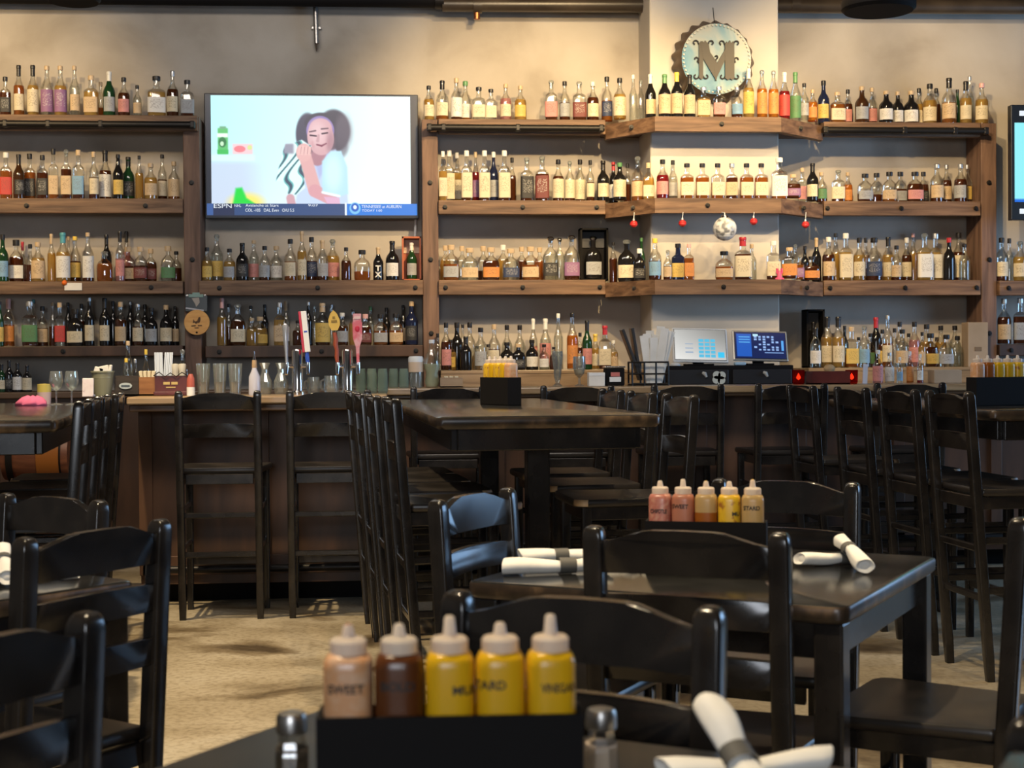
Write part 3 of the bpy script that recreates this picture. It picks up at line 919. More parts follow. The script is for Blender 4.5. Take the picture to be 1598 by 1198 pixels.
# ------------------------------------------------------------------ things hanging from the pillar's middle shelf
for i, (x, y, Yb, lab) in enumerate(((989, 349, 10.02, 'red bobber hanging left of the pillar, furthest from the mirror ball'), (1065, 348, 9.87, 'red bobber hanging just left of the mirror ball'),
                                     (1176, 345, 9.87, 'red bobber hanging just right of the mirror ball'), (1257, 350, 10.02, 'red bobber hanging right of the pillar, above an orange-label bottle'))):
    p = PY(x, y, Yb); top = PY(x, 331, Yb).z
    t = thing('fishing_bobber', lab, 'bobber', (p.x, Yb, p.z), group='red bobbers under the middle pillar shelf')
    bm = bm_new(); add_lathe(bm, [(0.0, -0.026), (0.012, -0.024), (0.024, -0.012), (0.027, 0.0)], 16); add_lathe(bm, [(0.027, 0.0), (0.022, 0.012), (0.010, 0.020), (0.0, 0.022)], 16)
    obj('float_ball', bm, m_red, t, True)
    bm = bm_new(); add_lathe(bm, [(0.006, 0.02), (0.006, 0.034)], 8); obj('white_tip', bm, m_white, t)
    bm = bm_new(); add_tube(bm, [(0, 0, 0.03), (0.004, 0, top - p.z)], 0.0022, 6); obj('line', bm, m_white, t)
p = PY(1131, 357, 9.82)
t = thing('mirror_ball', 'silver mirror ball hanging in front of the pillar', 'mirror ball', (p.x, 9.82, p.z))
bm = bm_new(); bmesh.ops.create_uvsphere(bm, u_segments=20, v_segments=12, radius=0.079); obj('mirrored_globe', bm, m_mirror, t)
bm = bm_new(); add_lathe(bm, [(0.028, 0.072), (0.024, 0.088), (0.008, 0.094)], 14); obj('top_cap', bm, m_steel, t, 40)
bm = bm_new(); add_tube(bm, [(0, 0, 0.09), (0.0, 0.0, PY(1131, 332, 9.82).z - p.z), (0.0, 0.09, PY(1131, 331, 9.9).z - p.z)], 0.003, 6); obj('hanging_cord', bm, m_white, t)

# coaster sign and small plaque on the left post
p = PY(307, 503, 10.25)
t = thing('round_wooden_sign', 'round orange wooden plaque on the left upright', 'sign', (p.x, 10.25, p.z))
r = 19.5 * pxm(10.25)
bm = bm_new(); add_lathe(bm, [(r * 0.97, 0), (r, 0.006), (r, 0.02), (r * 0.96, 0.026)], 40)
for v in bm.verts:
    v.co = Vector((v.co.x, v.co.z, v.co.y))
obj('disc', bm, mottled('orange_wood', [(0.66, 0.30, 0.07), (0.82, 0.44, 0.13)], scale=(2, 8, 8), nscale=5, rough=0.5), t, 40)
bm = bm_new()
for pl in ([(-0.026, -0.005), (-0.022, 0.022), (-0.012, 0.006), (0.004, 0.010), (0.006, -0.004), (-0.006, -0.010), (-0.014, 0.0)],
           [(0.004, 0.012), (0.012, 0.034), (0.024, 0.038), (0.026, 0.018), (0.020, 0.000), (0.008, -0.006)],
           [(-0.036, -0.020), (-0.006, -0.018), (-0.006, -0.026), (-0.036, -0.028)], [(0.008, -0.018), (0.034, -0.018), (0.034, -0.024), (0.008, -0.026)], [(-0.018, -0.034), (0.016, -0.034), (0.012, -0.040), (-0.012, -0.040)]):
    add_prism(bm, pl, -0.002, 0.004, 'Y')
obj('branded_emblem', bm, plain('burnt_brown', (0.10, 0.045, 0.015), 0.7), t)
bm = bm_new(); add_lathe(bm, [(0.007, 0), (0.007, 0.006)], 10, (0, 0))
for v in bm.verts:
    v.co = Vector((v.co.x, -v.co.z, v.co.y - r * 0.78))
obj('peg_hole', bm, m_matte, t)
p = PY(306, 472, 10.27)
t = thing('small_plaque', 'small clear plaque with a pale emblem above the round orange sign', 'plaque', (p.x, 10.27, p.z))
bm = bm_new(); add_box(bm, (0, 0.012, 0), (0.15, 0.012, 0.12), bev=0.004); obj('plate', bm, plain('smoked_plate', (0.05, 0.055, 0.055), 0.2), t)
bm = bm_new(); add_box(bm, (0, 0.003, 0.046), (0.10, 0.008, 0.022), bev=0.003); add_box(bm, (0, 0.003, 0.060), (0.05, 0.008, 0.016), bev=0.003); obj('green_banner', bm, plain('verdigris', (0.22, 0.34, 0.30), 0.5), t)
bm = bm_new(); add_prism(bm, [(-0.03, 0.03), (0.02, 0.034), (0.024, 0.0), (0.0, -0.03), (-0.006, -0.01)], 0.0, 0.006, 'Y'); obj('pale_emblem', bm, plain('pale_emblem', (0.38, 0.33, 0.28), 0.6), t)
bm = bm_new(); add_box(bm, (-0.01, 0.003, -0.045), (0.12, 0.006, 0.010), Matrix.Rotation(0.15, 3, 'Y')); obj('scroll', bm, plain('pale_scroll', (0.45, 0.45, 0.48), 0.5), t)
for sx in (-0.06, 0.06):
    obj('screw', bolt_bm(sx, 0.006, 0.048, 0.008), m_galv, t)
p = PY(114, 447, 10.26)
bm = bm_new(); add_box(bm, (p.x, 10.265, p.z), (0.115, 0.004, 0.05), bev=0.001)
tag(obj('price_tag', bm, m_paper), 'small white tag on the front of the third shelf left of the television', 'tag')
p = PY(100, 440, 10.25)
bm = bm_new(); bmesh.ops.create_icosphere(bm, subdivisions=2, radius=0.018, matrix=Matrix.Translation((p.x, 10.262, p.z - 0.004)))
tag(obj('orange_sticker_knob', bm, plain('bright_orange', (0.85, 0.16, 0.01), 0.5), None, True), 'small bright orange knob on the shelf edge above the white tag', 'knob')

# ------------------------------------------------------------------ bottles
PROF = {
    'r': [(0.42, 0.0), (0.49, 0.012), (0.50, 0.04), (0.50, 0.50), (0.475, 0.57), (0.38, 0.64), (0.24, 0.695), (0.185, 0.75), (0.165, 0.82), (0.165, 0.90), (0.19, 0.905), (0.19, 0.93)],
    't': [(0.42, 0.0), (0.49, 0.012), (0.50, 0.04), (0.50, 0.53), (0.48, 0.58), (0.38, 0.645), (0.25, 0.71), (0.19, 0.78), (0.17, 0.86), (0.165, 0.94), (0.19, 0.945), (0.19, 0.965)],
    's': [(0.45, 0.0), (0.49, 0.012), (0.50, 0.04), (0.50, 0.585), (0.47, 0.635), (0.34, 0.675), (0.215, 0.705), (0.185, 0.76), (0.18, 0.90), (0.205, 0.905), (0.205, 0.93)],
    'd': [(0.40, 0.0), (0.46, 0.015), (0.50, 0.08), (0.50, 0.46), (0.475, 0.56), (0.38, 0.645), (0.22, 0.71), (0.145, 0.76), (0.135, 0.87), (0.165, 0.875), (0.165, 0.90)],
}
DEPTH = {'r': 1.0, 't': 1.0, 's': 0.72, 'd': 0.62}
POW = {'r': 2.0, 't': 2.0, 's': 5.0, 'd': 2.6}
LZ = {'r': (0.11, 0.44), 't': (0.11, 0.43), 's': (0.10, 0.47), 'd': (0.10, 0.40)}
NSEG = 20


def profile_at(prof, z):
    for (r0, z0), (r1, z1) in zip(prof, prof[1:]):
        if z0 <= z <= z1:
            return r0 + (r1 - r0) * (z - z0) / max(1e-6, z1 - z0)
    return prof[-1][0]


def crs(r, z, p, n=NSEG):
    k = 2.0 if r < 0.30 else p
    return circle(max(r, 1e-3), z, n, p=k)


BM = {}


def bottle_meshes(sh):
    P_, p = PROF[sh], POW[sh]
    bm = bm_new(); add_rings(bm, [crs(r, z, p) for r, z in P_]); BM[sh, 'body'] = finish(bm, 'bottle_glass', 40)
    for lv, top in (('lo', 0.30), ('mid', 0.46), ('hi', 0.60)):
        q = [(r * 0.93, max(z, 0.02)) for r, z in P_ if z < top - 0.005] + [(profile_at(P_, top) * 0.93, top)]
        bm = bm_new(); add_rings(bm, [crs(r, z, p) for r, z in q]); BM[sh, lv] = finish(bm, 'liquid', 40)
    a, b = LZ[sh]
    for nm, z0, z1, half in (('label', a, b, 58), ('biglabel', a - 0.03, b + 0.09, 70)):
        bm = bm_new(); n = 14; rows = []
        for z in (z0, z1):
            row = []
            for i in range(n + 1):
                t = -PI / 2 + math.radians(half) * (2 * i / n - 1)
                c, s = math.cos(t), math.sin(t)
                k = 1.0 if p == 2 else (abs(c) ** p + abs(s) ** p) ** (-1 / p)
                k *= 1.035
                row.append((0.5 * k * c, 0.5 * k * s, z))
            rows.append(row)
        V = [[bm.verts.new(q) for q in r] for r in rows]
        for i in range(n):
            bm.faces.new((V[0][i], V[0][i + 1], V[1][i + 1], V[1][i]))
        BM[sh, nm] = finish(bm, 'paper_label', 40)
    top = {'r': 0.90, 't': 0.93, 's': 0.90, 'd': 0.87}[sh]
    rc = {'r': 0.205, 't': 0.20, 's': 0.225, 'd': 0.22}[sh]
    bm = bm_new(); add_lathe(bm, [(rc * 0.96, top - 0.012), (rc, top), (rc, 0.985), (rc * 0.9, 1.0)], 14); BM[sh, 'cap'] = finish(bm, 'cap', 40)
    rn = profile_at(P_, 0.84) + 0.02
    bm = bm_new(); add_lathe(bm, [(rn * 1.04, 0.79), (rn, 0.83), (rn, 0.93), (rn * 1.12, 0.94), (rn * 1.12, 0.975), (rn, 1.0)], 14); BM[sh, 'foil'] = finish(bm, 'neck_foil', 40)
    bm = bm_new(); add_lathe(bm, [(0.10, 0.85), (0.12, 0.90), (0.20, 0.92), (0.23, 0.955), (0.17, 0.99), (0.05, 1.0)], 14); BM[sh, 'stopper'] = finish(bm, 'stopper', 40)


for s_ in PROF:
    bottle_meshes(s_)

GLASSC = {'K': (0.010, 0.009, 0.009), 'G': (0.012, 0.045, 0.016), 'B': (0.045, 0.018, 0.006), 'N': (0.012, 0.016, 0.045)}
LIQ = {'a': ((0.72, 0.30, 0.06), (0.60, 0.24, 0.045)), 'd': ((0.40, 0.13, 0.03), (0.20, 0.062, 0.018)), 'y': ((0.92, 0.70, 0.28), (0.80, 0.56, 0.18)),
       'o': ((0.95, 0.45, 0.06), (0.85, 0.36, 0.04)), 'r': ((0.6, 0.05, 0.05), (0.45, 0.03, 0.035)), 'p': ((0.95, 0.62, 0.62), (0.80, 0.45, 0.45)), 'c': ((0.92, 0.93, 0.91), (0.7, 0.7, 0.68))}
LIQM = {k: liquid_mat('liquid_' + k, *v, mixv=(0.10 if k == 'c' else 0.55 if k != 'd' else 0.6)) for k, v in LIQ.items()}
GLM = {k: plain('bottle_glass_' + k, v, 0.09, spec=0.6) for k, v in GLASSC.items()}
INK = (0.10, 0.06, 0.035)
LABC = {'w': ((0.72, 0.70, 0.66), 'white'), 'c': ((0.66, 0.57, 0.40), 'cream'), 't': ((0.58, 0.42, 0.25), 'tan'), 'k': ((0.03, 0.028, 0.027), 'black'), 'r': ((0.52, 0.05, 0.04), 'red'),
        'p': ((0.58, 0.24, 0.22), 'pink'), 'o': ((0.62, 0.24, 0.06), 'orange'), 'g': ((0.09, 0.22, 0.09), 'green'), 'b': ((0.20, 0.36, 0.52), 'blue'), 'y': ((0.64, 0.44, 0.11), 'yellow'),
        'v': ((0.27, 0.13, 0.26), 'purple'), 'n': ((0.03, 0.045, 0.10), 'navy'), 's': ((0.36, 0.37, 0.38), 'grey'), 'm': ((0.16, 0.035, 0.03), 'maroon')}
LABM = {k: label_mat('label_' + k, v[0], (0.6, 0.58, 0.52) if k in 'knmv' else INK) for k, v in LABC.items()}
CAPC = {'k': ((0.015, 0.013, 0.013), 'black'), 'c': ((0.55, 0.40, 0.24), 'tan'), 'w': ((0.78, 0.76, 0.70), 'white'), 'r': ((0.45, 0.02, 0.03), 'red'), 'g': ((0.10, 0.26, 0.10), 'green'),
        'y': ((0.80, 0.55, 0.08), 'yellow'), 's': ((0.60, 0.60, 0.60), 'silver'), 'b': ((0.08, 0.32, 0.38), 'blue'), 'p': ((0.75, 0.42, 0.38), 'pink'), 'm': ((0.2, 0.03, 0.03), 'maroon'), 'o': ((0.8, 0.4, 0.05), 'orange')}
CAPM = {k: plain('cap_' + k, v[0], 0.35, 0.85 if k == 's' else 0.0) for k, v in CAPC.items()}
CWORD = {'a': 'amber', 'd': 'dark', 'y': 'golden', 'o': 'orange', 'r': 'red', 'p': 'pink', 'c': 'clear', 'K': 'black', 'G': 'green', 'B': 'brown', 'N': 'navy'}
SWORD = {'r': 'round', 't': 'tall', 's': 'square', 'd': 'squat'}
ORD = ['zeroth', 'first', 'second', 'third', 'fourth', 'fifth', 'sixth', 'seventh', 'eighth', 'ninth', 'tenth', 'eleventh', 'twelfth', 'thirteenth', 'fourteenth', 'fifteenth', 'sixteenth', 'seventeenth',
       'eighteenth', 'nineteenth', 'twentieth', 'twenty-first', 'twenty-second', 'twenty-third', 'twenty-fourth', 'twenty-fifth', 'twenty-sixth', 'twenty-seventh', 'twenty-eighth', 'twenty-ninth', 'thirtieth']
N_BOTTLES = 0


def make_bottle(X, Y, z, w, h, sh, ct, lb, cp, label, group, lv=None):
    """one bottle: glass body with liquid, paper label and cap as its parts"""
    global N_BOTTLES
    N_BOTTLES += 1
    dark = ct.isupper()
    o = link('liquor_bottle', BM[sh, 'body'], GLM[ct] if dark else m_clear)
    if len(BM[sh, 'body'].materials) and o.material_slots:
        o.material_slots[0].link = 'OBJECT'; o.material_slots[0].material = GLM[ct] if dark else m_clear
    o.location = (X, Y, z); o.scale = (w, w * DEPTH[sh], h)
    o.rotation_euler = (0, 0, math.atan2(-X, Y) * (1.0 if sh in 'rt' else 0.4) + random.uniform(-0.15, 0.15))
    tag(o, label, 'bottle', group)

    def part(name, key, m):
        me = BM[sh, key]
        c = bpy.data.objects.new(name, me); COL.objects.link(c)
        if not me.materials:
            me.materials.append(m)
        c.material_slots[0].link = 'OBJECT'; c.material_slots[0].material = m
        c.parent = o
    if not dark:
        lv = lv or random.choice(['hi', 'hi', 'mid', 'mid', 'lo'])
        part('liquid', lv, LIQM[ct])
    if lb != '-':
        part('paper_label', 'biglabel' if lb.isupper() else 'label', LABM[lb.lower()])
    if cp == 'l':
        part('stopper', 'stopper', m_thickglass)
    elif cp == 'z':
        part('stopper', 'stopper', m_steel)
    elif cp.isupper():
        part('neck_foil', 'foil', CAPM[cp.lower()])
    else:
        part('cap', 'cap', CAPM[cp])
    return o


ROWS = {}
ROWS['L1'] = ('top shelf left of television', '''8 120 17 s d k k;29 102 17 t a c K;51 102 18 t y C K;73 103 20 t c V c;94 103 20 t y V c;116 103 17 t c t c;142 118 22 s y t c;157 128 14 r a - c b;
170 112 19 t G s W;193 121 19 r d p k;214 133 14 r c t k;244 119 28 s y w k;269 111 19 r d c s;292 125 21 s d s k''')
ROWS['L2'] = ('second shelf left of television', '''9 238 19 s a r w;29 241 18 t B k K;46 240 18 s a k k;66 242 17 s d k k;83 232 15 s a t k;103 233 16 s d t l;122 234 18 s d b c;146 237 16 r d c c;
164 235 20 t d W K;184 241 17 t K y k;200 245 20 r G k K;217 243 13 t y - k;235 255 21 r y t c;253 241 15 t d c k;271 252 18 r a T c''')
ROWS['L3'] = ('third shelf left of television', '''4 366 18 r G b k;25 374 24 d d w k;59 378 22 r y T c;80 365 13 t y - C;98 363 22 t y W B;117 369 18 t d y y;137 363 18 t d W c;163 392 25 d a - l;187 361 15 t p p K;
200 385 24 d d t c;219 385 22 d d m c;235 388 19 d d m c;262 384 23 d c g c;35 377 11 t r m R b;47 381 15 r d - k b;107 369 12 t y - c b;166 366 16 r K - K b;197 361 13 t p - K b;275 392 17 r d - k b''')
ROWS['L4'] = ('lowest shelf left of television', '''13 466 19 t a o P;46 470 24 s d g s;66 478 18 r d t k;93 472 16 s c r c;117 482 26 d K c k;139 464 16 t K c s;163 465 17 t K c K;188 471 19 r d t c;215 474 18 t d c s;236 480 20 r K s k;259 476 20 r K c c;
0 470 11 t G y k;52 467 12 t d - b b;82 472 12 t d - c b;106 472 13 t K - k b;127 474 13 r d t k b;176 470 13 r K - k b;203 470 14 t K - s b;226 475 14 r K - k b;273 478 13 t K t k b''')
ROWS['T3'] = ('shelf directly under television', '''323 386 17 r y y k;338 365 20 t c y l;358 388 19 r y s k;378 379 20 r K k K;396 375 17 t c p c;413 384 19 r d s k;431 384 21 r c w c;453 373 20 r a c k;471 361 15 t y c C;486 370 19 r d n k;503 375 18 t d s C;519 373 22 r y p l;
540 386 16 r d - k;565 390 26 d a - k;590 386 16 t K - C;612 376 21 r K w K''')
ROWS['T4'] = ('lower shelf behind beer taps', '''346 465 16 t y - P;371 474 24 d d c l;393 496 18 r y - c;406 494 23 d y y c;436 472 18 s y t s;446 470 13 t c w C;465 500 18 r d - k;481 471 13 t K - s;503 473 24 r d Y C;534 488 19 r d s w;551 482 14 t y - k;570 490 20 d d m p;
594 490 22 d a s k;618 489 22 d a t k;642 470 20 r N k c;357 474 12 t d - k b;391 477 11 t c - k b;413 475 12 t K - k b;491 476 12 t c - l b;517 475 13 t c - s b;578 478 13 r c - g b;603 480 13 r K - k b;629 476 12 t K t k b''')
ROWS['C1'] = ('top shelf between television and pillar', '''669 134 17 r y c k;690 126 20 r a c K;712 122 18 r d W c;726 127 20 r a w g b;747 136 20 s c c k;766 139 17 s c c k;789 131 18 r p c c;812 134 19 r y y c;860 125 19 s d p l;881 127 17 r d s k;904 127 21 s d m l;925 128 19 r d c w;947 120 18 r a n k;967 122 20 r y C k''')
ROWS['C2'] = ('second shelf between television and pillar', '''691 236 13 s y c w;701 235 16 s c C w;713 238 14 s y c w b;728 235 17 s d C w;742 237 12 r r v c b;756 235 17 s d C w;770 237 16 r N s w;787 235 18 s d C w;799 246 13 r d - k b;822 245 20 s d K l;846 243 21 s d M l;871 249 18 r d C k;889 251 16 r d C l;
905 249 17 r d C k;921 250 13 r d c k;941 251 19 r K c K;957 253 14 r K w R b;967 254 20 r K C g;979 255 12 r d - k b''')
ROWS['C3'] = ('third shelf between television and pillar', '''704 382 25 d a s c;733 387 27 d c t c;766 386 27 d d o c;797 388 27 d c n c;828 385 27 d a t c;859 369 25 d c k z;892 367 25 d d v z;695 383 17 d y - c b;721 384 18 d c - c b;754 384 20 d d - c b;785 382 19 d y - w b;814 385 18 d d - c b;842 386 18 d a - c b;873 371 16 d c - z b''')
ROWS['C4'] = ('wooden step left of order screens', '''696 503 17 r d p k;713 503 20 r K - k;733 503 19 r c - k;703 530 18 r y y k;727 525 18 t K - K;750 511 20 r c s k;771 506 19 r d c c;791 507 17 r c - k b;811 507 18 r c - k b;791 534 22 r K c k;809 536 22 d K k c;830 530 20 r K w k;832 497 14 t p p W b;851 497 18 t c P W;871 489 15 t c - w;893 488 18 t o o k;
916 500 16 t G p K;929 521 18 r y c Y;944 508 19 s d c R;683 520 11 r c - k b;722 506 12 t d - k b;744 540 16 r y - k;762 537 14 r d s k b;849 537 16 r c w k;864 541 13 r d - k;905 519 13 r d t k b;957 531 15 r y t w b''')
ROWS['P1'] = ('top pillar shelf under round sign', '''988 117 13 t c - w;1000 125 12 t c - l;1015 116 17 t K t W;1037 116 19 t K T G;1056 113 18 t K T Y;1076 117 18 t K T K;1098 136 20 s y T s;1122 135 18 s d p s;1150 136 18 r d b s;1168 107 17 t y Y W;1189 109 16 t o O l;1207 110 16 t o O l;1224 113 17 t r R W;1241 113 17 t c G G''')
ROWS['P2'] = ('middle pillar shelf above bobbers', '''995 244 20 r a t l;1012 254 18 d y c c;1034 249 20 r r p k;1050 250 15 r c s k;1072 255 20 s a c k;1096 255 20 s a c k;1120 255 20 s a c k;1142 255 18 s d t s;1165 255 20 s a c k;1188 255 20 s a c k;1216 246 24 s a W w''')
ROWS['P3'] = ('lowest pillar shelf above order screens', '''957 378 13 t d - k;978 374 28 d K c l;998 388 19 d K k w;1001 371 12 t G - g b;1010 370 12 t c - w b;1022 372 20 r d b y;1042 390 14 r d t l;1058 380 20 s N y k;1075 380 15 s a o p;1130 392 28 d a t k;1159 370 25 s d C R;1173 381 15 r c - c b;1207 376 21 s d c w''')
ROWS['R1'] = ('top shelf right of pillar', '''1255 130 14 r c s k;1268 140 16 r o o c;1285 126 18 r N y k;1307 144 22 s a c c;1323 140 15 r d p k;1345 135 21 r B s c;1361 137 16 r d p c;1383 142 22 r K w c;1401 143 18 r K w c;1422 142 23 r K w c;1434 138 16 r y c k b;1451 131 22 r y c k;1461 138 14 r d - k b;1481 122 22 r a t K;1494 140 12 t G - k;1507 127 18 t y c K;1513 119 13 t c - s b;1532 130 20 r y c p''')
ROWS['R2'] = ('second shelf right of pillar', '''1238 272 23 d d v c;1252 262 14 s c p c b;1268 255 18 t K c K;1282 269 17 r d g c;1308 265 20 s d c l;1323 269 15 r o o c;1350 271 24 d d s k;1368 270 20 d d - k b;1388 268 22 d a t k;1405 268 20 d d s k b;1428 268 25 d d p k;1441 268 16 d d k k b;1462 256 21 r d t s;1477 257 16 r d t s b;1499 256 20 r d s s;1509 257 15 r d y s''')
ROWS['R3'] = ('third shelf right of pillar', '''1232 386 23 s d o c;1248 398 13 s a v l;1267 400 24 d d o k;1293 370 20 r d t w;1320 364 20 s y C w;1341 371 19 r y c k;1364 371 26 r d n k;1386 370 18 t y c K;1399 383 17 r d t k;1415 371 16 r d c w;1443 364 23 s y W l;1460 364 19 s y W s;1481 371 18 r K - r;1496 363 20 r d C k;1505 381 17 t c - k;
1241 381 12 r c - l b;1256 384 13 r K - k b;1274 371 16 t K - C b;1304 364 15 t y - k b;1351 371 13 r a - k b;1425 364 13 t y - p b''')
ROWS['F3'] = ('shelf under second television', '''1563 371 20 r d c k;1592 376 22 r y c l;1575 372 14 r c - k b''')
ROWS['F4'] = ('lower shelf under second television', '''1567 466 21 r d t s;1592 465 20 s d s s''')
ROWS['R4'] = ('wooden step right of order screens', '''1273 511 18 t c w K;1291 494 20 t y c K;1308 494 20 t y c K;1329 510 20 s a y c;1349 508 18 r c b l;1367 495 18 t K - R;1385 492 16 t a c s;1404 502 16 r c - k b;1408 514 20 r c t k;1427 502 18 r p p k;1446 506 20 r y - k b;1452 520 25 d d y k;1468 508 18 r y t k b;1477 522 22 d c s k;1490 508 18 r c - k b;1494 524 18 d c - k;1300 520 13 t K - k b;1318 508 12 t K - k b;1340 526 13 r y g k b;1358 520 14 r d g k;1377 514 14 r d y k b;1396 512 14 r c s k;1418 520 13 r d r k b;1439 518 12 r y t k;1462 526 13 d d - k b;1507 520 14 d c - k b''')

for key, (phrase, text) in ROWS.items():
    z = SHELF_Z[key]
    rows = [e.split() for e in text.replace('\n', '').split(';') if e.strip()]
    items = []
    for e in rows:
        items.append(dict(x=float(e[0]), top=float(e[1]), w=float(e[2]), sh=e[3], ct=e[4], lb=e[5], cp=e[6], beh=len(e) > 7))
    for k_, it in enumerate(sorted(items, key=lambda q: q['x'])):
        it['ord'] = k_ + 1
    placed = []
    for it in sorted(items, key=lambda q: (q['beh'], q['x'])):
        yf = Y_RI if key in ('C4', 'R4') else Y_SHELF
        lanes = [yf + 0.06, yf + 0.155, yf + 0.245]
        if key in ('C4', 'R4'):
            lanes = [yf + 0.06, yf + 0.16, yf + 0.26, yf + 0.36]
        if key[0] == 'P' or (key in ('R1', 'R2', 'R3') and it['x'] < 1283) or (key in ('C1', 'C2') and it['x'] > 944):
            x_ = it['x']
            if 1022 <= x_ <= 1218:
                lanes = [Y_PSHELF + 0.055] if key == 'P1' else [Y_PSHELF + 0.075, Y_PSHELF + 0.17]
            elif x_ < 1022:
                f_ = 10.27 - (x_ - 945) / 77 * 0.37
                lanes = [f_ + 0.10, max(f_ + 0.20, 10.2), 10.4]
            else:
                f_ = Y_PSHELF + (x_ - 1219) / 65 * 0.37
                lanes = [f_ + 0.10, max(f_ + 0.20, 10.2), 10.4]
        if it['beh']:
            lanes = lanes[1:]
        best = None
        for Y in lanes:
            P0 = PY(it['x'], it['top'], Y)
            w = it['w'] * pxm(Y, it['x'])
            worst = 1e9
            dy_ = DEPTH[it['sh']] * w
            for (X2, Y2, w2, d2) in placed:
                gap = max(abs(P0.x - X2) - (w + w2) / 2, abs(Y - Y2) - (dy_ + d2) / 2)
                worst = min(worst, gap)
            if best is None or worst > best[0] + 1e-4:
                best = (worst, Y, P0, w)
            if worst >= 0.0005:
                break
        gap, Y, P0, w = best
        if gap < 0:
            w = max(w * 0.6, w + gap * 1.05 - 0.0005)
        placed.append((P0.x, Y, w, DEPTH[it['sh']] * w))
        h = P0.z - z
        words = '%s %s bottle, %s, %s, %s from left, %s' % (
            SWORD[it['sh']], CWORD[it['ct']], 'no label' if it['lb'] == '-' else LABC[it['lb'].lower()][1] + ' label',
            ('glass stopper' if it['cp'] == 'l' else 'pewter stopper' if it['cp'] == 'z' else CAPC[it['cp'].lower()][1] + ' cap'), ORD[it['ord']], phrase)
        ob_ = make_bottle(P0.x, Y, z, w, h, it['sh'], it['ct'], it['lb'], it['cp'], words, 'bottles on the ' + phrase, lv='hi' if it['ct'] in 'yo' else None)
        if key == 'T3' and it['x'] == 590:
            for ch_, zz in (('T', 0.36), ('X', 0.17)):
                tm = text_mesh(ch_, 0.26, CAPM['w'], ob_, 'lettering', None, None, True)
                for v in tm.data.vertices:
                    xx = v.co.x * 3.2; a_ = xx / 0.56
                    v.co = (0.56 * math.sin(a_), -0.56 * math.cos(a_), v.co.z * 0.85 + zz)
print('BOTTLES', N_BOTTLES)

# ------------------------------------------------------------------ things standing on the bars and the back counter
def at(px, Y, z):
    p = PY(px, 569, Y); return (p.x, Y, z)


def hpx(ytop, Y, z, px=799):
    return PY(px, ytop, Y).z - z


def lathe_obj(name, prof, mat, parent, n=20, p=2.0, smooth=40, c=(0, 0)):
    bm = bm_new(); add_lathe(bm, prof, n, c, p); return obj(name, bm, mat, parent, smooth)


def box_obj(name, c, s, mat, parent, bev=0.003, rot=None):
    bm = bm_new(); add_box(bm, c, s, rot, bev); return obj(name, bm, mat, parent)


def open_box(bm, w, d, h, t=0.008):
    add_box(bm, (0, 0, t / 2), (w, d, t))
    for sx in (-1, 1):
        add_box(bm, (sx * (w / 2 - t / 2), 0, h / 2), (t, d, h))
        add_box(bm, (0, sx * (d / 2 - t / 2), h / 2), (w - 2 * t, t, h))


m_crate = mottled('dark_crate', [(0.02, 0.014, 0.010), (0.05, 0.035, 0.025)], scale=(2, 2, 14), nscale=4, rough=0.6)
m_boxwood = mottled('orange_brown_box', [(0.22, 0.085, 0.025), (0.36, 0.16, 0.055)], scale=(2, 2, 10), nscale=4, rough=0.55)
m_redbox = mottled('dark_red_box', [(0.06, 0.010, 0.008), (0.13, 0.025, 0.018)], nscale=6, rough=0.35)
m_cream = plain('cream_paper', (0.72, 0.62, 0.42), 0.7)
m_card = mottled('cardboard', [(0.36, 0.26, 0.165), (0.46, 0.34, 0.23)], nscale=5, rough=0.8)

# bucket of napkins and a patterned card at the bar's left end
Y = 8.12
x0, _, _ = at(160, Y, 0); m = pxm(Y, 160)
t = thing('napkin_bucket', 'pale green metal bucket of white napkins at the left end of the bar', 'bucket', (x0, Y, z_bl))
h = hpx(581, Y, z_bl, 160)
bm = bm_new(); add_lathe(bm, [(12.5 * m, 0), (17.5 * m, h), (18.6 * m, h), (18.6 * m, h + 0.008), (16.8 * m, h + 0.008), (16.5 * m, h - 0.03), (0.001, h - 0.03)], 28); obj('bucket_body', bm, plain('pale_green_tin', (0.30, 0.29, 0.19), 0.45, 0.3), t, 40)
for k, (dx, a, hh) in enumerate(((-0.02, 0.25, 0.035), (0.012, -0.2, 0.045), (0.04, 0.1, 0.05))):
    box_obj('folded_napkin', (dx, 0, h + 0.0), (0.05 if k < 2 else 0.014, 0.03, hh * 1.6), m_paper, t, 0.004, Matrix.Rotation(a, 3, 'Y'))
Y = 7.98
x0, _, _ = at(137, Y, 0); h = hpx(590, Y, z_bl, 137)
t = thing('table_card', 'small upright white card with dark speckles, beside the napkin bucket', 'card', (x0, Y, z_bl))
box_obj('card_face', (0, 0, h / 2), (17 * pxm(Y), 0.01, h), mottled('speckled_card', [(0.75, 0.68, 0.68), (0.72, 0.62, 0.64), (0.20, 0.14, 0.16)], nscale=45, rough=0.5, pos=[0.4, 0.62, 0.70]), t, 0.003, Matrix.Rotation(-0.08, 3, 'X'))
box_obj('card_foot', (0, 0.02, 0.006), (17 * pxm(Y), 0.05, 0.012), m_white, t, 0.003)


def crate(px, w_px, ytop, Y, d, mat, lab, name='bar_caddy'):
    x0, _, _ = at(px, Y, 0); h = hpx(ytop, Y, z_bl, px)
    t = thing(name, lab, 'box', (x0, Y, z_bl))
    bm = bm_new(); open_box(bm, w_px * pxm(Y), d, h, 0.009); obj('crate_walls', bm, mat, t)
    return t, h, w_px * pxm(Y)


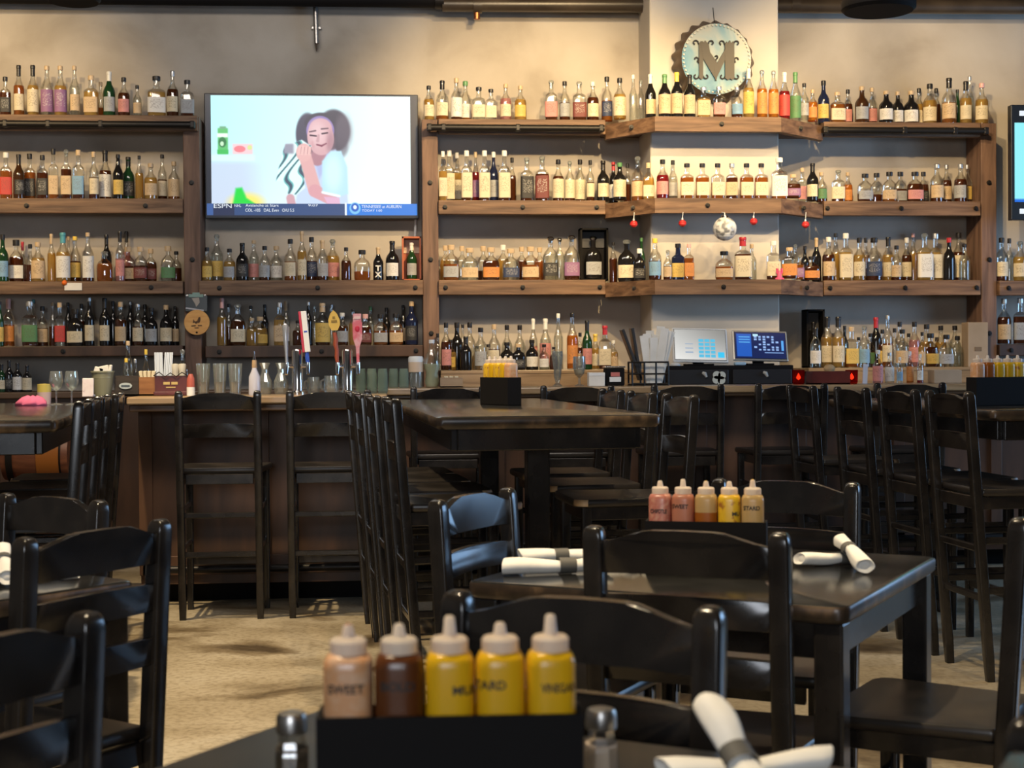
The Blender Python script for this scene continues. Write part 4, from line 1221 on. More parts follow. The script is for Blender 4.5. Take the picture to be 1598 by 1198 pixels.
YB = 8.2
t, h, w = crate(200, 36, 586, YB, 0.12, m_crate, 'black bar crate with a pale oval badge, holding bottles, at the bar')
bm = bm_new(); add_lathe(bm, [(0.034, 0), (0.034, 0.004)], 24)
for v in bm.verts:
    v.co = Vector((v.co.x - 0.004, -0.061 - v.co.z, h * 0.5 + v.co.y * 0.5))
obj('oval_badge', bm, plain('badge_grey', (0.45, 0.50, 0.50), 0.4), t)
bm = bm_new(); add_box(bm, (-0.004, -0.066, h * 0.5), (0.045, 0.002, 0.008)); obj('badge_mark', bm, plain('badge_ink', (0.06, 0.08, 0.10), 0.5), t)


def bar_bottle(px, ytop, w_px, sh, ct, lb, cp, Y, lab, z0=None, ex=0.0):
    z = (z_bl if z0 is None else z0) + ex
    x0, _, _ = at(px, Y, 0)
    return make_bottle(x0, Y, z, w_px * pxm(Y, px), hpx(ytop, Y, z, px), sh, ct, lb, cp, lab, None, lv='mid')


bar_bottle(200, 532, 16, 't', 'c', '-', 'c', YB + 0.022, 'tall clear bottle with tan stopper in the black bar crate', ex=0.0105)
bar_bottle(197, 559, 13, 'r', 'c', 'c', 'y', YB - 0.028, 'short clear bottle with yellow cap in front in the black bar crate', ex=0.0105)
bar_bottle(211, 560, 11, 'r', 'd', '-', 's', YB + 0.02, 'small dark bottle with silver cap in the black bar crate', ex=0.0105)
t, h, w = crate(230, 26, 588, YB, 0.10, m_boxwood, 'small orange-brown wooden box of cream sugar packets on the bar')
for k in range(4):
    box_obj('sugar_packet', (-0.030 + 0.02 * k, 0.0, h - 0.005), (0.018, 0.045, 0.075), m_cream, t, 0.004, Matrix.Rotation(-0.15 + 0.1 * k, 3, 'Y'))
bar_bottle(228, 545, 12, 'r', 'y', 'w', 'y', YB + 0.115, 'little bottle with bright yellow cap behind the wooden sugar box')
t, h, w = crate(269, 48, 586, YB, 0.13, m_redbox, 'dark red bar organizer with gold lettering, holding straws and lids')
bm = bm_new()
for k, (dx, ww) in enumerate(((-0.022, 0.034), (0.020, 0.034))):
    add_box(bm, (dx, -0.067, h * 0.62), (ww, 0.002, 0.014), bev=0.0005)
add_box(bm, (0, -0.067, h * 0.42), (0.05, 0.002, 0.006))
obj('gold_lettering', bm, m_gold, t)
bm = bm_new(); add_tube(bm, [(-0.09, -0.07, h), (-0.06, -0.074, h + 0.02), (-0.03, -0.074, h - 0.005), (0.0, -0.074, h + 0.015), (0.03, -0.074, h - 0.005), (0.06, -0.074, h + 0.018), (0.088, -0.07, h)], 0.003, 6); obj('wire_trim', bm, m_iron, t)
box_obj('base_drawer', (0, -0.004, 0.012), (w + 0.012, 0.14, 0.02), m_redbox, t, 0.003)
for k, px in enumerate((248, 262)):
    x0, _, _ = at(px, YB + 0.02, 0)
    s = thing('straw_bundle', ('bundle of white wrapped straws, left one in the dark red organizer', 'bundle of white wrapped straws, right one in the dark red organizer')[k], 'straws', (x0, YB + 0.02, z_bl + 0.024), group='straw bundles in the dark red organizer')
    H = hpx(549, YB, z_bl, px) - 0.026
    for i in range(5):
        box_obj('straw', (-0.018 + 0.009 * i, 0.004 * (i % 2), H / 2), (0.0082, 0.008, H), plain('straw_white', (0.72, 0.78, 0.86), 0.5), s, 0.002, Matrix.Rotation(0.06 * (1 if k else -0.3), 3, 'Y'))
for k, px in enumerate((273.5, 284.5)):
    x0, _, _ = at(px, YB - 0.01, 0)
    s = thing('lid_stack', ('stack of pale cup lids in the middle of the dark red organizer', 'stack of pale cup lids at the right end of the dark red organizer')[k], 'lids', (x0, YB - 0.01, z_bl + 0.023))
    lathe_obj('lids', [(0.016, 0), (0.018, h), (0.0205, h + 0.03), (0.018, h + 0.04), (0.001, h + 0.042)], plain('pale_lid', (0.62, 0.58, 0.48), 0.5), s)
bar_bottle(285, 545, 17, 'd', 'c', '-', 'l', YB + 0.14, 'clear glass decanter behind the dark red organizer')
x0, _, _ = at(299, 8.14, 0)
t = thing('bar_shaker', 'small red and white bar shaker at the right end of the dark red organizer', 'shaker', (x0, 8.10, z_bl))
lathe_obj('white_base', [(0.022, 0), (0.022, 0.045)], m_white, t); lathe_obj('red_top', [(0.022, 0.045), (0.020, 0.09), (0.010, 0.115)], plain('dull_red', (0.42, 0.10, 0.07), 0.4), t)
for k, (px, lab) in enumerate(((317, 'dark pint glass with a beige lower band, left of three behind the first stool'), (343, 'dark pint glass with a beige lower band, middle of three behind the first stool'), (367, 'dark pint glass with a beige lower band, right of three behind the first stool'))):
    x0, _, _ = at(px, 8.15, 0); h = hpx(567, 8.15, z_bl, px); r = 11 * pxm(8.15)
    t = thing('pint_glass', lab, 'glass', (x0, 8.15, z_bl), group='pint glasses on the bar')
    lathe_obj('glass_body', [(r * 0.72, 0), (r * 0.75, 0.01), (r, h), (r * 0.93, h), (r * 0.68, 0.015), (0.001, 0.014)], m_thickglass, t, 24)
    lathe_obj('beige_band', [(r * 0.62, 0.016), (r * 0.74, h * 0.42), (0.001, h * 0.42)], plain('beige_fill', (0.32, 0.24, 0.16), 0.6), t, 24)
t_x, _, _ = at(397, 8.05, 0)
t = thing('pour_bottle', 'white pour bottle with a metal spout, just right of the first stool', 'bottle', (t_x, 8.05, z_bl))
H = hpx(548, 8.05, z_bl, 397)
lathe_obj('bottle_body', [(0.030, 0), (0.032, 0.01), (0.030, H * 0.42), (0.014, H * 0.58), (0.011, H * 0.66)], plain('pale_bottle', (0.50, 0.50, 0.58), 0.2), t)
lathe_obj('tan_stopper', [(0.012, H * 0.62), (0.014, H * 0.64), (0.012, H * 0.80)], m_cork, t)
lathe_obj('spout', [(0.009, H * 0.80), (0.004, H * 0.9), (0.002, H)], m_steel, t)
for k, (px, lab) in enumerate(((413, 'cut-glass carafe left of the beer taps, first from the pour bottle'), (438, 'cut-glass carafe right beside the first beer tap tower'))):
    Y = 8.25
    x0, _, _ = at(px, Y, 0); h = hpx(566, Y, z_bl, px); r = 11.5 * pxm(Y)
    t = thing('glass_carafe', lab, 'carafe', (x0, Y, z_bl), group='cut-glass carafes on the bar')
    lathe_obj('carafe_body', [(r * 0.75, 0), (r, h * 0.22), (r * 0.95, h * 0.40), (r * 0.45, h * 0.68), (r * 0.42, h * 0.8), (r * 0.75, h), (r * 0.68, h), (r * 0.36, h * 0.8), (r * 0.4, h * 0.66), (r * 0.88, h * 0.4), (r * 0.9, h * 0.22), (r * 0.65, 0.01), (0.001, 0.01)], m_thickglass, t, 12, smooth=None)

# beer taps
m_tapgrey = plain('brushed_handle', (0.42, 0.43, 0.46), 0.3, 0.7)


def tower(px, lab, handles):
    Y = 8.15
    x0, _, _ = at(px, Y, 0); H = hpx(545, Y, z_bl, px); r = 8.3 * pxm(Y)
    t = thing('beer_tap_tower', lab, 'beer tap', (x0, Y, z_bl))
    lathe_obj('column', [(r * 1.5, 0), (r * 1.5, 0.012), (r, 0.02), (r, H - 0.01), (r * 0.8, H), (0.001, H + 0.002)], m_steel, t, 28)
    zf = hpx(571, Y, z_bl, px)
    for hx, htop, tip, build in handles:
        dx = at(hx, Y, 0)[0] - x0
        bm = bm_new()
        add_tube(bm, [(0, 0, zf), (dx * 0.8, -0.02, zf), (dx, -0.03, zf - 0.005)], 0.012, 10)
        add_tube(bm, [(dx, -0.03, zf + 0.02), (dx, -0.03, zf - 0.012), (dx * 1.02, -0.045, zf - 0.045)], [0.012, 0.013, 0.008], 10)
        obj('faucet', bm, m_steel, t, 40)
        x1 = at(tip, Y, 0)[0] - x0; z1 = hpx(htop, Y, z_bl, hx)
        build(t, Vector((dx, -0.03, zf + 0.015)), Vector((x1, -0.03, z1)))


def handle_frame(a, b):
    d = b - a; L = d.length; ang = math.atan2(d.x, d.z)
    return L, Matrix.Translation(a) @ Matrix.Rotation(ang, 4, 'Y')


def h_grey(t, a, b):
    L, M = handle_frame(a, b)
    bm = bm_new(); add_rings(bm, [[(x * s_, y * 0.4 * s_, z) for x, y, z in circle(0.014, zz * L, 12)] for zz, s_ in ((0, 0.5), (0.3, 0.6), (0.55, 0.9), (0.95, 1.2), (1, 0.4))]); bm.transform(M); obj('tap_handle', bm, m_tapgrey, t, 40)


def h_flag(t, a, b):
    L, M = handle_frame(a, b)
    bm = bm_new(); add_lathe(bm, [(0.010, 0), (0.012, L * 0.1), (0.010, L * 0.22)], 12); bm.transform(M); o = obj('tap_handle', bm, plain('tap_blue', (0.03, 0.09, 0.50), 0.35), t, 40)
    bm = bm_new(); add_box(bm, (0.006, 0, L * 0.6), (0.030, 0.03, L * 0.78), bev=0.003); bm.transform(M); obj('white_paddle', bm, m_white, o)
    bm = bm_new(); add_box(bm, (-0.015, 0, L * 0.6), (0.014, 0.03, L * 0.78), bev=0.003); bm.transform(M); obj('red_side', bm, plain('tap_red', (0.50, 0.02, 0.05), 0.35), o)
    bm = bm_new(); add_box(bm, (0.006, -0.0155, L * 0.6), (0.018, 0.002, 0.008)); bm.transform(M); obj('printed_mark', bm, plain('tap_blue', (0.03, 0.09, 0.50), 0.35), o)


def h_drop(t, a, b):
    L, M = handle_frame(a, b)
    bm = bm_new(); add_rings(bm, [[(x + 0.003 * math.sin(zz * 30), y, z) for x, y, z in circle(r, zz * L, 10)] for zz, r in ((0, 0.008), (0.12, 0.012), (0.25, 0.011), (0.35, 0.013), (0.45, 0.013), (0.58, 0.010))]); bm.transform(M); o = obj('tap_handle', bm, plain('red_brown_stem', (0.32, 0.07, 0.035), 0.35), t, 40)
    bm = bm_new(); out = [(0.0, 1.0), (0.018, 0.93), (0.030, 0.82), (0.030, 0.72), (0.016, 0.62), (-0.016, 0.62), (-0.030, 0.72), (-0.030, 0.82), (-0.018, 0.93)]
    add_prism(bm, [(x, z * L) for x, z in out], -0.012, 0.012, 'Y'); bm.transform(M); obj('yellow_drop', bm, plain('mustard_yellow', (0.62, 0.40, 0.06), 0.4), o)
    bm = bm_new(); add_box(bm, (0, -0.0135, L * 0.79), (0.03, 0.003, 0.012)); add_box(bm, (0, -0.0135, L * 0.86), (0.014, 0.003, 0.012)); bm.transform(M); obj('printed_mark', bm, plain('olive_print', (0.24, 0.15, 0.02), 0.5), o)


def h_pink(t, a, b):
    L, M = handle_frame(a, b)
    m_pk = mottled('pink_red_paddle', [(0.62, 0.30, 0.33), (0.58, 0.10, 0.13)], nscale=16, rough=0.35, pos=[0.42, 0.55])
    bm = bm_new(); out = [(-0.007, 0), (0.007, 0), (0.010, 0.32), (0.024, 0.48), (0.026, 0.80), (0.022, 0.82), (0.022, 0.98), (-0.022, 0.98), (-0.022, 0.82), (-0.026, 0.80), (-0.024, 0.48), (-0.010, 0.32)]
    add_prism(bm, [(x, z * L) for x, z in out], -0.011, 0.011, 'Y'); bm.transform(M); o = obj('tap_handle', bm, m_pk, t)
    bm = bm_new(); add_box(bm, (0, -0.0125, L * 0.90), (0.036, 0.003, L * 0.05)); bm.transform(M); obj('pale_band', bm, plain('pale_pink', (0.70, 0.50, 0.48), 0.4), o)
    bm = bm_new(); bmesh.ops.create_uvsphere(bm, u_segments=12, v_segments=8, radius=0.013)
    for v in bm.verts:
        v.co = Vector((v.co.x, v.co.y * 0.25 - 0.011, v.co.z * 1.3 + L * 0.68))
    bm.transform(M); obj('printed_mark', bm, plain('tap_red', (0.50, 0.02, 0.05), 0.35), o)


tower(464, 'chrome beer tap tower with a red, white and blue handle', [(448, 505, 446, h_grey), (481, 485, 473, h_flag)])
tower(542, 'chrome beer tap tower with a yellow drop handle and a pink handle', [(527, 484, 521, h_drop), (559, 488, 558, h_pink)])
for k, (px, yt, r_, lab) in enumerate(((489, 588, 10, 'clear glass mug between the two beer tap towers, left one'), (517, 586, 12, 'wide clear glass mug between the two beer tap towers, right one'))):
    Y = 8.24
    x0, _, _ = at(px, Y, 0); h = hpx(yt, Y, z_bl, px); r = r_ * pxm(Y)
    t = thing('glass_mug', lab, 'mug', (x0, Y, z_bl))
    lathe_obj('mug_body', [(r * 0.85, 0), (r, h * 0.3), (r * 0.9, h), (r * 0.8, h), (r * 0.88, h * 0.3), (r * 0.7, 0.012), (0.001, 0.012)], m_thickglass, t, 18)
    bm = bm_new(); add_tube(bm, [(-r * 0.9, 0, h * 0.8), (-r * 1.35, 0, h * 0.7), (-r * 1.35, 0, h * 0.35), (-r * 0.95, 0, h * 0.2)], 0.006, 8); obj('handle', bm, m_thickglass, t, 40)
for k, px in enumerate((563, 580, 597, 614, 630)):
    Y = 8.55
    x0, _, _ = at(px, Y, 0); h = hpx(575, Y, z_bl, px) ; r = 7.6 * pxm(Y)
    Yb_ = 8.3 if px < 600 else 8.8
    zb_ = z_bl if px < 600 else z_br
    x0, _, _ = at(px, Yb_, 0); h = hpx(575, Yb_, zb_, px)
    t = thing('glass_jar', 'greenish ribbed glass jar, %s of five in the row right of the taps' % ORD[k + 1], 'jar', (x0, Yb_, zb_), group='ribbed glass jars right of the taps')
    lathe_obj('jar_body', [(r * 0.9, 0), (r, 0.01), (r, h * 0.8), (r * 0.88, h * 0.9), (r * 0.88, h), (r * 0.8, h), (r * 0.8, h * 0.88), (r * 0.9, h * 0.78), (r * 0.88, 0.012), (0.001, 0.012)], liquid_mat('green_glass', (0.80, 0.88, 0.82), (0.55, 0.62, 0.54), 0.30), t, 10, smooth=None)

# things on the long bar at the right
Y = 8.95


def onbar(px, Y=8.95):
    x0, _, _ = at(px, Y, 0); return (x0, Y, z_br)


t = thing('candle_jar', 'tall glass jar with a white and tan lid, right of the beer taps', 'jar', onbar(649, 8.85))
H = hpx(556, 8.85, z_br, 649); m = pxm(8.85)
lathe_obj('jar_glass', [(9 * m, 0), (9.5 * m, 0.01), (9.5 * m, H * 0.5)], m_thickglass, t); lathe_obj('lid', [(11.5 * m, H * 0.5), (11.5 * m, H * 0.9), (10.5 * m, H * 0.97), (0.001, H)], plain('tan_white_lid', (0.66, 0.50, 0.36), 0.5), t, 24)
lathe_obj('lid_top', [(11.7 * m, H * 0.82), (11.7 * m, H * 0.95), (10 * m, H + 0.001), (0.001, H + 0.002)], m_white, t, 24)
t = thing('clear_bottle', 'clear bottle with pale green lower half on the bar, just right of the white-lidded jar', 'bottle', onbar(674, 8.86))
H = hpx(530, 8.86, z_br, 674); m = pxm(8.86)
lathe_obj('bottle_body', [(9 * m, 0), (11.5 * m, H * 0.12), (9 * m, H * 0.3), (12.5 * m, H * 0.42), (12.5 * m, H * 0.58), (7 * m, H * 0.75), (4 * m, H * 0.85), (4 * m, H * 0.95)], m_clear, t, 20)
lathe_obj('green_wrap', [(8.6 * m, H * 0.02), (11 * m, H * 0.12), (8.6 * m, H * 0.3), (12 * m, H * 0.42), (12 * m, H * 0.50)], plain('pale_green_wrap', (0.52, 0.54, 0.38), 0.5), t, 20)
lathe_obj('cap', [(4.5 * m, H * 0.93), (4.5 * m, H)], m_white, t)
t = thing('small_crate', 'small light wood tray of packets on the bar, left of the condiment caddy', 'tray', onbar(704, 8.85))
m = pxm(8.85); h = hpx(589, 8.85, z_br, 704)
bm = bm_new(); open_box(bm, 35 * m, 0.10, h, 0.008); obj('tray_walls', bm, m_bartop, t)
for k in range(3):
    box_obj('packet', (-0.03 + 0.03 * k, 0, h * 0.7), (0.022, 0.05, h * 0.9), m_cream, t, 0.003)
t = thing('pilsner_glass', 'tall footed pilsner glass on the bar left of the goblet', 'glass', onbar(870, 8.95))
H = hpx(548, 8.95, z_br, 870); m = pxm(8.95)
lathe_obj('glass_body', [(7 * m, 0), (7 * m, 0.006), (3 * m, 0.02), (5.5 * m, H * 0.25), (6.5 * m, H * 0.5), (9 * m, H * 0.85), (8.5 * m, H), (7.8 * m, H), (8.2 * m, H * 0.85), (5.8 * m, H * 0.5), (4.5 * m, H * 0.25), (0.002, H * 0.12)], m_thickglass, t, 12, smooth=None)
t = thing('goblet', 'stemmed glass goblet with a pale fill, right of the pilsner glass', 'glass', onbar(904, 8.95))
H = hpx(556, 8.95, z_br, 904)
lathe_obj('glass_body', [(7 * m, 0), (7 * m, 0.005), (1.8 * m, 0.015), (1.8 * m, H * 0.28), (7 * m, H * 0.40), (10 * m, H * 0.65), (9.5 * m, H), (9 * m, H), (9.4 * m, H * 0.65), (0.003, H * 0.36)], m_thickglass, t, 20)
lathe_obj('pale_fill', [(0.003, H * 0.37), (6.2 * m, H * 0.42), (8.6 * m, H * 0.55), (0.002, H * 0.55)], m_cream, t, 20)
t = thing('white_box', 'small white carton on the bar between the goblet and the black tin', 'box', onbar(930, 8.9))
box_obj('carton', (0, 0, hpx(581, 8.9, z_br, 930) / 2), (25 * m, 0.08, hpx(581, 8.9, z_br, 930)), m_paper, t, 0.004)
box_obj('carton_flap', (0, -0.041, hpx(581, 8.9, z_br, 930) * 0.86), (25 * m, 0.002, 0.018), m_white, t, 0.0005)
t = thing('black_tin', 'black tin with a red and white emblem on the bar, left of the receipt rack', 'tin', onbar(958, 8.95))
H = hpx(571, 8.95, z_br, 958)
box_obj('tin_body', (0, 0, H * 0.46), (30 * m, 0.10, H * 0.9), m_matte, t, 0.008); box_obj('tin_lid', (0, 0, H * 0.95), (32 * m, 0.108, H * 0.1), m_steel, t, 0.004)
bm = bm_new(); add_box(bm, (0, -0.053, H * 0.58), (14 * m, 0.004, 0.025), bev=0.0015); obj('red_emblem', bm, plain('emblem_red', (0.55, 0.16, 0.14), 0.5), t)
bm = bm_new(); add_box(bm, (0.0, -0.053, H * 0.33), (18 * m, 0.004, 0.03), bev=0.0015); obj('white_emblem', bm, m_white, t)
# receipt rack
Y = 8.98
t = thing('receipt_rack', 'black wire rack of black folders, left of the order screens', 'rack', onbar(1012, Y))
m = pxm(Y, 1012); H = hpx(565, Y, z_br, 1012)
bm = bm_new()
for z in (0.01, H * 0.5, H):
    for (p, q) in (((-28 * m, -0.06, z), (28 * m, -0.06, z)), ((28 * m, -0.06, z), (28 * m, 0.08, z)), ((28 * m, 0.08, z), (-28 * m, 0.08, z)), ((-28 * m, 0.08, z), (-28 * m, -0.06, z))):
        add_tube(bm, [p, q], 0.006, 6)
for x in (-28, -9, 9, 28):
    for y in (-0.06, 0.08):
        add_tube(bm, [(x * m, y, 0.0), (x * m, y, H)], 0.006, 6)
add_box(bm, (0, 0.01, 0.006), (54 * m, 0.13, 0.01))
obj('wire_frame', bm, m_iron, t)
for k, (dx, a) in enumerate(((-0.105, -0.35), (-0.075, -0.16))):
    box_obj('black_folder', (dx, 0.02 + 0.0 * k, 0.19), (0.018, 0.10, 0.32), plain('folder_black', (0.03, 0.03, 0.032), 0.35), t, 0.003, Matrix.Rotation(a, 3, 'Y'))
t = thing('receipt_bundle', 'tall bundle of white paper receipts standing in the black wire rack', 'paper', (onbar(1023, Y)[0], Y, z_br + 0.012))
H = hpx(510, Y, z_br, 1023)
rr = random.Random(3)
for k in range(9):
    dx = -0.055 + 0.014 * k
    hh = H * (0.78 + 0.2 * rr.random())
    box_obj('receipt', (dx, -0.02 + 0.01 * (k % 3), hh / 2), (0.050, 0.0035, hh), m_paper, t, 0.001, Matrix.Rotation(-0.14 + 0.05 * k, 3, 'Y') @ Matrix.Rotation(0.25 * (rr.random() - 0.5), 3, 'Z'))

# cash drawers and the two order screens, on the back counter
Y = 9.68
m = pxm(Y, 1140)
zt = PY(1140, 570, Y).z
A, B = at(1041, Y, 0)[0], at(1239, Y, 0)[0]
t = thing('cash_drawer', 'wide black cash drawer unit with keys and a paper clover under the order screens', 'cash drawer', ((A + B) / 2, Y + 0.2, z_ct))
Hc = zt - z_ct
box_obj('drawer_case', (0, 0, Hc / 2), (B - A, 0.38, Hc), m_matte, t, 0.006)
for sx in (-1, 1):
    box_obj('drawer_front', (sx * (B - A) / 4, -0.192, Hc * 0.45), ((B - A) / 2 - 0.03, 0.012, Hc * 0.7), plain('drawer_black', (0.018, 0.018, 0.020), 0.4), t, 0.004)
    lx = at(1100 if sx < 0 else 1195, Y, 0)[0] - (A + B) / 2
    bm = bm_new(); add_tube(bm, [(lx - 0.016, -0.205, Hc * 0.66), (lx - 0.004, -0.214, Hc * 0.62), (lx + 0.008, -0.214, Hc * 0.45)], [0.009, 0.013, 0.007], 8); obj('key', bm, plain('pale_key', (0.55, 0.55, 0.52), 0.35), t, 40)
bm = bm_new()
lx = at(1122, Y, 0)[0] - (A + B) / 2
for a in range(4):
    bmesh.ops.create_cone(bm, cap_ends=True, segments=14, radius1=0.026, radius2=0.026, depth=0.004, matrix=Matrix.Translation((lx + 0.024 * math.cos(a * PI / 2 + 0.7), -0.201, Hc * 0.42 + 0.022 * math.sin(a * PI / 2 + 0.7))) @ Matrix.Rotation(PI / 2, 4, 'X'))
add_box(bm, (lx, -0.201, Hc * 0.42 - 0.045), (0.010, 0.004, 0.03))
obj('paper_clover', bm, plain('pale_clover', (0.62, 0.64, 0.56), 0.6), t)


def keypad_glare_paint(U, V):
    img = np.zeros(U.shape + (3,)); img[:] = np.array((236, 236, 232)) * (1 - 0.30 * U[..., None] * (1 - 0.5 * V[..., None])) * (0.80 + 0.20 * V[..., None])  # white glare painted into the screen colours, weaker towards the right
    for i in range(3):
        for j in range(5):
            m_ = (U > 0.47 + i * 0.115) & (U < 0.57 + i * 0.115) & (V > 0.30 + j * 0.13) & (V < 0.405 + j * 0.13); img[m_] = (88, 190, 226)
    m_ = (U > 0.84) & (U < 0.97) & (V > 0.74) & (V < 0.92); img[m_] = (60, 200, 246)
    for j in range(3):
        m_ = (U > 0.20) & (U < 0.36) & (V > 0.46 + 0.14 * j) & (V < 0.50 + 0.14 * j); img[m_] = (150, 170, 196)
    return s2l(img)


def order_paint(U, V):
    img = np.zeros(U.shape + (3,)); img[:] = (16, 32, 84)
    m_ = (U > 0.03) & (U < 0.32) & (V > 0.06) & (V < 0.94); img[m_] = (34, 92, 190)
    for j in range(3):
        m_ = (U > 0.08) & (U < 0.30) & (V > 0.16 + 0.1 * j) & (V < 0.2 + 0.1 * j); img[m_] = (90, 170, 235)
    rr = random.Random(5)
    for i in range(6):
        for j in range(6):
            if rr.random() < 0.75:
                a = 0.38 + 0.085 * i; b = 0.14 + 0.10 * j
                m_ = (U > a) & (U < a + 0.05) & (V > b) & (V < b + 0.06); img[m_] = (150, 185, 240)
    m_ = (U > 0.58) & (U < 0.95) & (V > 0.76) & (V < 0.79); img[m_] = (150, 190, 250)
    m_ = (U > 0.91) & (U < 0.96) & (V > 0.3) & (V < 0.7); img[m_] = (90, 170, 245)
    m_ = (U > 0.36) & (U < 0.46) & (V > 0.07) & (V < 0.15); img[m_] = (190, 235, 250)
    return s2l(img)


for (x0, x1, yt, yb, rx, lab, fn, fm) in ((1053, 1132, 515, 561, -0.06, 'left order screen with a glare-whitened keypad picture in a white frame, on the cash drawers', keypad_glare_paint, m_white), (1147, 1226, 519, 559, 0.0, 'right order screen with a blue menu picture in a silver frame, on the cash drawers', order_paint, plain('silver_frame', (0.55, 0.53, 0.48), 0.3, 0.5))):
    Ys = 9.74
    c = PY((x0 + x1) / 2, (yt + yb) / 2, Ys)
    w = (x1 - x0) * pxm(Ys, 1140); h = (yb - yt) * pxm(Ys, 1140) / math.cos(0.35)
    t = thing('order_screen', lab, 'screen', (c.x, Ys, zt))
    M = Matrix.Translation((0, 0, c.z - zt)) @ Matrix.Rotation(-0.35, 4, 'X')
    sh_ = -0.09
    S = Matrix.Identity(4)
    bm = bm_new(); add_box(bm, (0, 0.012, 0), (w + 0.03, 0.022, h + 0.03), bev=0.008); bm.transform(M @ Matrix.Rotation(0.03, 4, 'Y')); obj('tablet_frame', bm, fm, t)
    bm = bm_new(); add_box(bm, (0, 0.0, 0), (w + 0.006, 0.004, h + 0.006), bev=0.001); bm.transform(M @ Matrix.Rotation(0.03, 4, 'Y')); obj('bezel', bm, m_screenframe, t)
    s_o = grid_paint('screen', (-w / 2, -0.0035, h / 2), (w, 0, 0), (0, 0, -h), 110, 70, fn, m_tv, t)
    s_o.data.transform(M @ Matrix.Rotation(0.03, 4, 'Y'))
    bm = bm_new(); add_box(bm, (0, 0.07, (c.z - zt) / 2), (0.07, 0.04, c.z - zt), Matrix.Rotation(-0.15, 3, 'X'), bev=0.006); add_box(bm, (0, 0.05, 0.006), (0.18, 0.14, 0.012), bev=0.004); obj('stand', bm, m_matte, t)
x0, _, _ = at(1155, 9.71, 0)
bm = bm_new(); add_box(bm, (x0, 9.72, zt + 0.011), (0.075, 0.05, 0.022), bev=0.008)
tag(obj('card_reader', bm, plain('pale_blue_plastic', (0.40, 0.58, 0.72), 0.35)), 'small pale blue card reader lying under the order screens', 'card reader')
x0, _, _ = at(1054, 9.71, 0)
bm = bm_new(); add_lathe(bm, [(0.034, 0), (0.036, 0.008), (0.022, 0.018), (0.001, 0.019)], 20)
bm.transform(Matrix.Translation((x0, 9.72, zt)))
tag(obj('tip_dish', bm, m_white, None, 40), 'small white dish lying under the left order screen', 'dish')

# votives and basket right of the screens
t = thing('snack_basket', 'dark red basket of round tan snacks between two lit red candles', 'basket', onbar(1292, 8.93))
m = pxm(8.93, 1292); H = hpx(578, 8.93, z_br, 1292)
bm = bm_new(); open_box(bm, 58 * m, 0.15, H * 0.95, 0.008); obj('basket_walls', bm, m_redbox, t)
for k, (dx, z_, r) in enumerate(((-0.05, 0.05, 0.032), (-0.015, 0.075, 0.036), (0.03, 0.05, 0.03), (0.06, 0.055, 0.028))):
    bm = bm_new(); bmesh.ops.create_uvsphere(bm, u_segments=12, v_segments=8, radius=r)
    for v in bm.verts:
        v.co = Vector((v.co.x, v.co.y * 0.7 - 0.03, v.co.z * 0.75 + z_ + 0.02))
    obj('snack', bm, mottled('tan_crust', [(0.36, 0.22, 0.10), (0.52, 0.36, 0.19)], nscale=20, rough=0.8), t, True)
for k, (px, lab) in enumerate(((1246, 'lit red candle glass just right of the cash drawers'), (1329, 'lit red candle glass right of the snack basket'))):
    t = thing('candle_glass', lab, 'candle', onbar(px, 8.93), group='lit red candles on the bar')
    H = hpx(577, 8.93, z_br, px)
    lathe_obj('red_glass', [(7.5 * m, 0), (9 * m, 0.01), (9.5 * m, H), (8.7 * m, H), (8.2 * m, 0.012), (0.001, 0.012)], liquid_mat('red_votive_glass', (0.75, 0.16, 0.10), (0.20, 0.012, 0.010), 0.35), t, 20)
    lathe_obj('flame', [(0.001, H * 0.30), (0.013, H * 0.42), (0.014, H * 0.5), (0.006, H * 0.66), (0.001, H * 0.78)], plain('candle_flame', (0, 0, 0), emit=(1.0, 0.62, 0.40), es=7.0), t, 12)
bm = bm_new(); p = onbar(1350, 8.93); add_box(bm, (p[0], p[1], p[2] + 0.06), (0.03, 0.012, 0.12), Matrix.Rotation(0.05, 3, 'Y'), bev=0.002)
tag(obj('folded_card', bm, plain('pale_blue_card', (0.55, 0.60, 0.72), 0.6)), 'narrow pale blue card standing right of the second red candle', 'card')
minis = ((1370, 546, 16, 'r', 'p', 'P', 'w', 'pink flavored mini bottle on the bar, leftmost of the little cluster'), (1388, 550, 14, 'r', 'c', 'W', 's', 'white-label mini bottle on the bar, beside the pink one'), (1404, 557, 10, 'r', 'c', 'b', 'w', 'small blue-label mini bottle on the bar, in the middle of the cluster'),
         (1420, 548, 11, 'r', 'o', 'O', 'w', 'orange-label mini bottle on the bar, in the right half of the cluster'), (1436, 552, 10, 'r', 'r', 'w', 'w', 'red mini bottle with white label, rightmost of the little cluster'))
for k, (px, yt, w_, sh, ct, lb, cp, lab) in enumerate(minis):
    bar_bottle(px, yt, w_, sh, ct, lb, cp, 8.93 + 0.06 * (k % 2), lab, z0=z_br)
t = thing('cardboard_box', 'small brown cardboard box on the bar, right of the mini bottles', 'box', onbar(1474, 8.97))
H = hpx(577, 8.97, z_br, 1474)
box_obj('carton', (0, 0, H / 2), (44 * m, 0.11, H), m_card, t, 0.004); box_obj('tape', (0, 0, H + 0.0005), (44 * m, 0.03, 0.002), plain('box_tape', (0.55, 0.43, 0.28), 0.3), t, 0.0003)
p = PY(1521, 503, 10.24)
t = thing('kraft_gift_bag', 'tall tan paper box standing behind bottles at the right end of the wooden step', 'box', (p.x, 10.24, z_ri))
H = p.z - z_ri
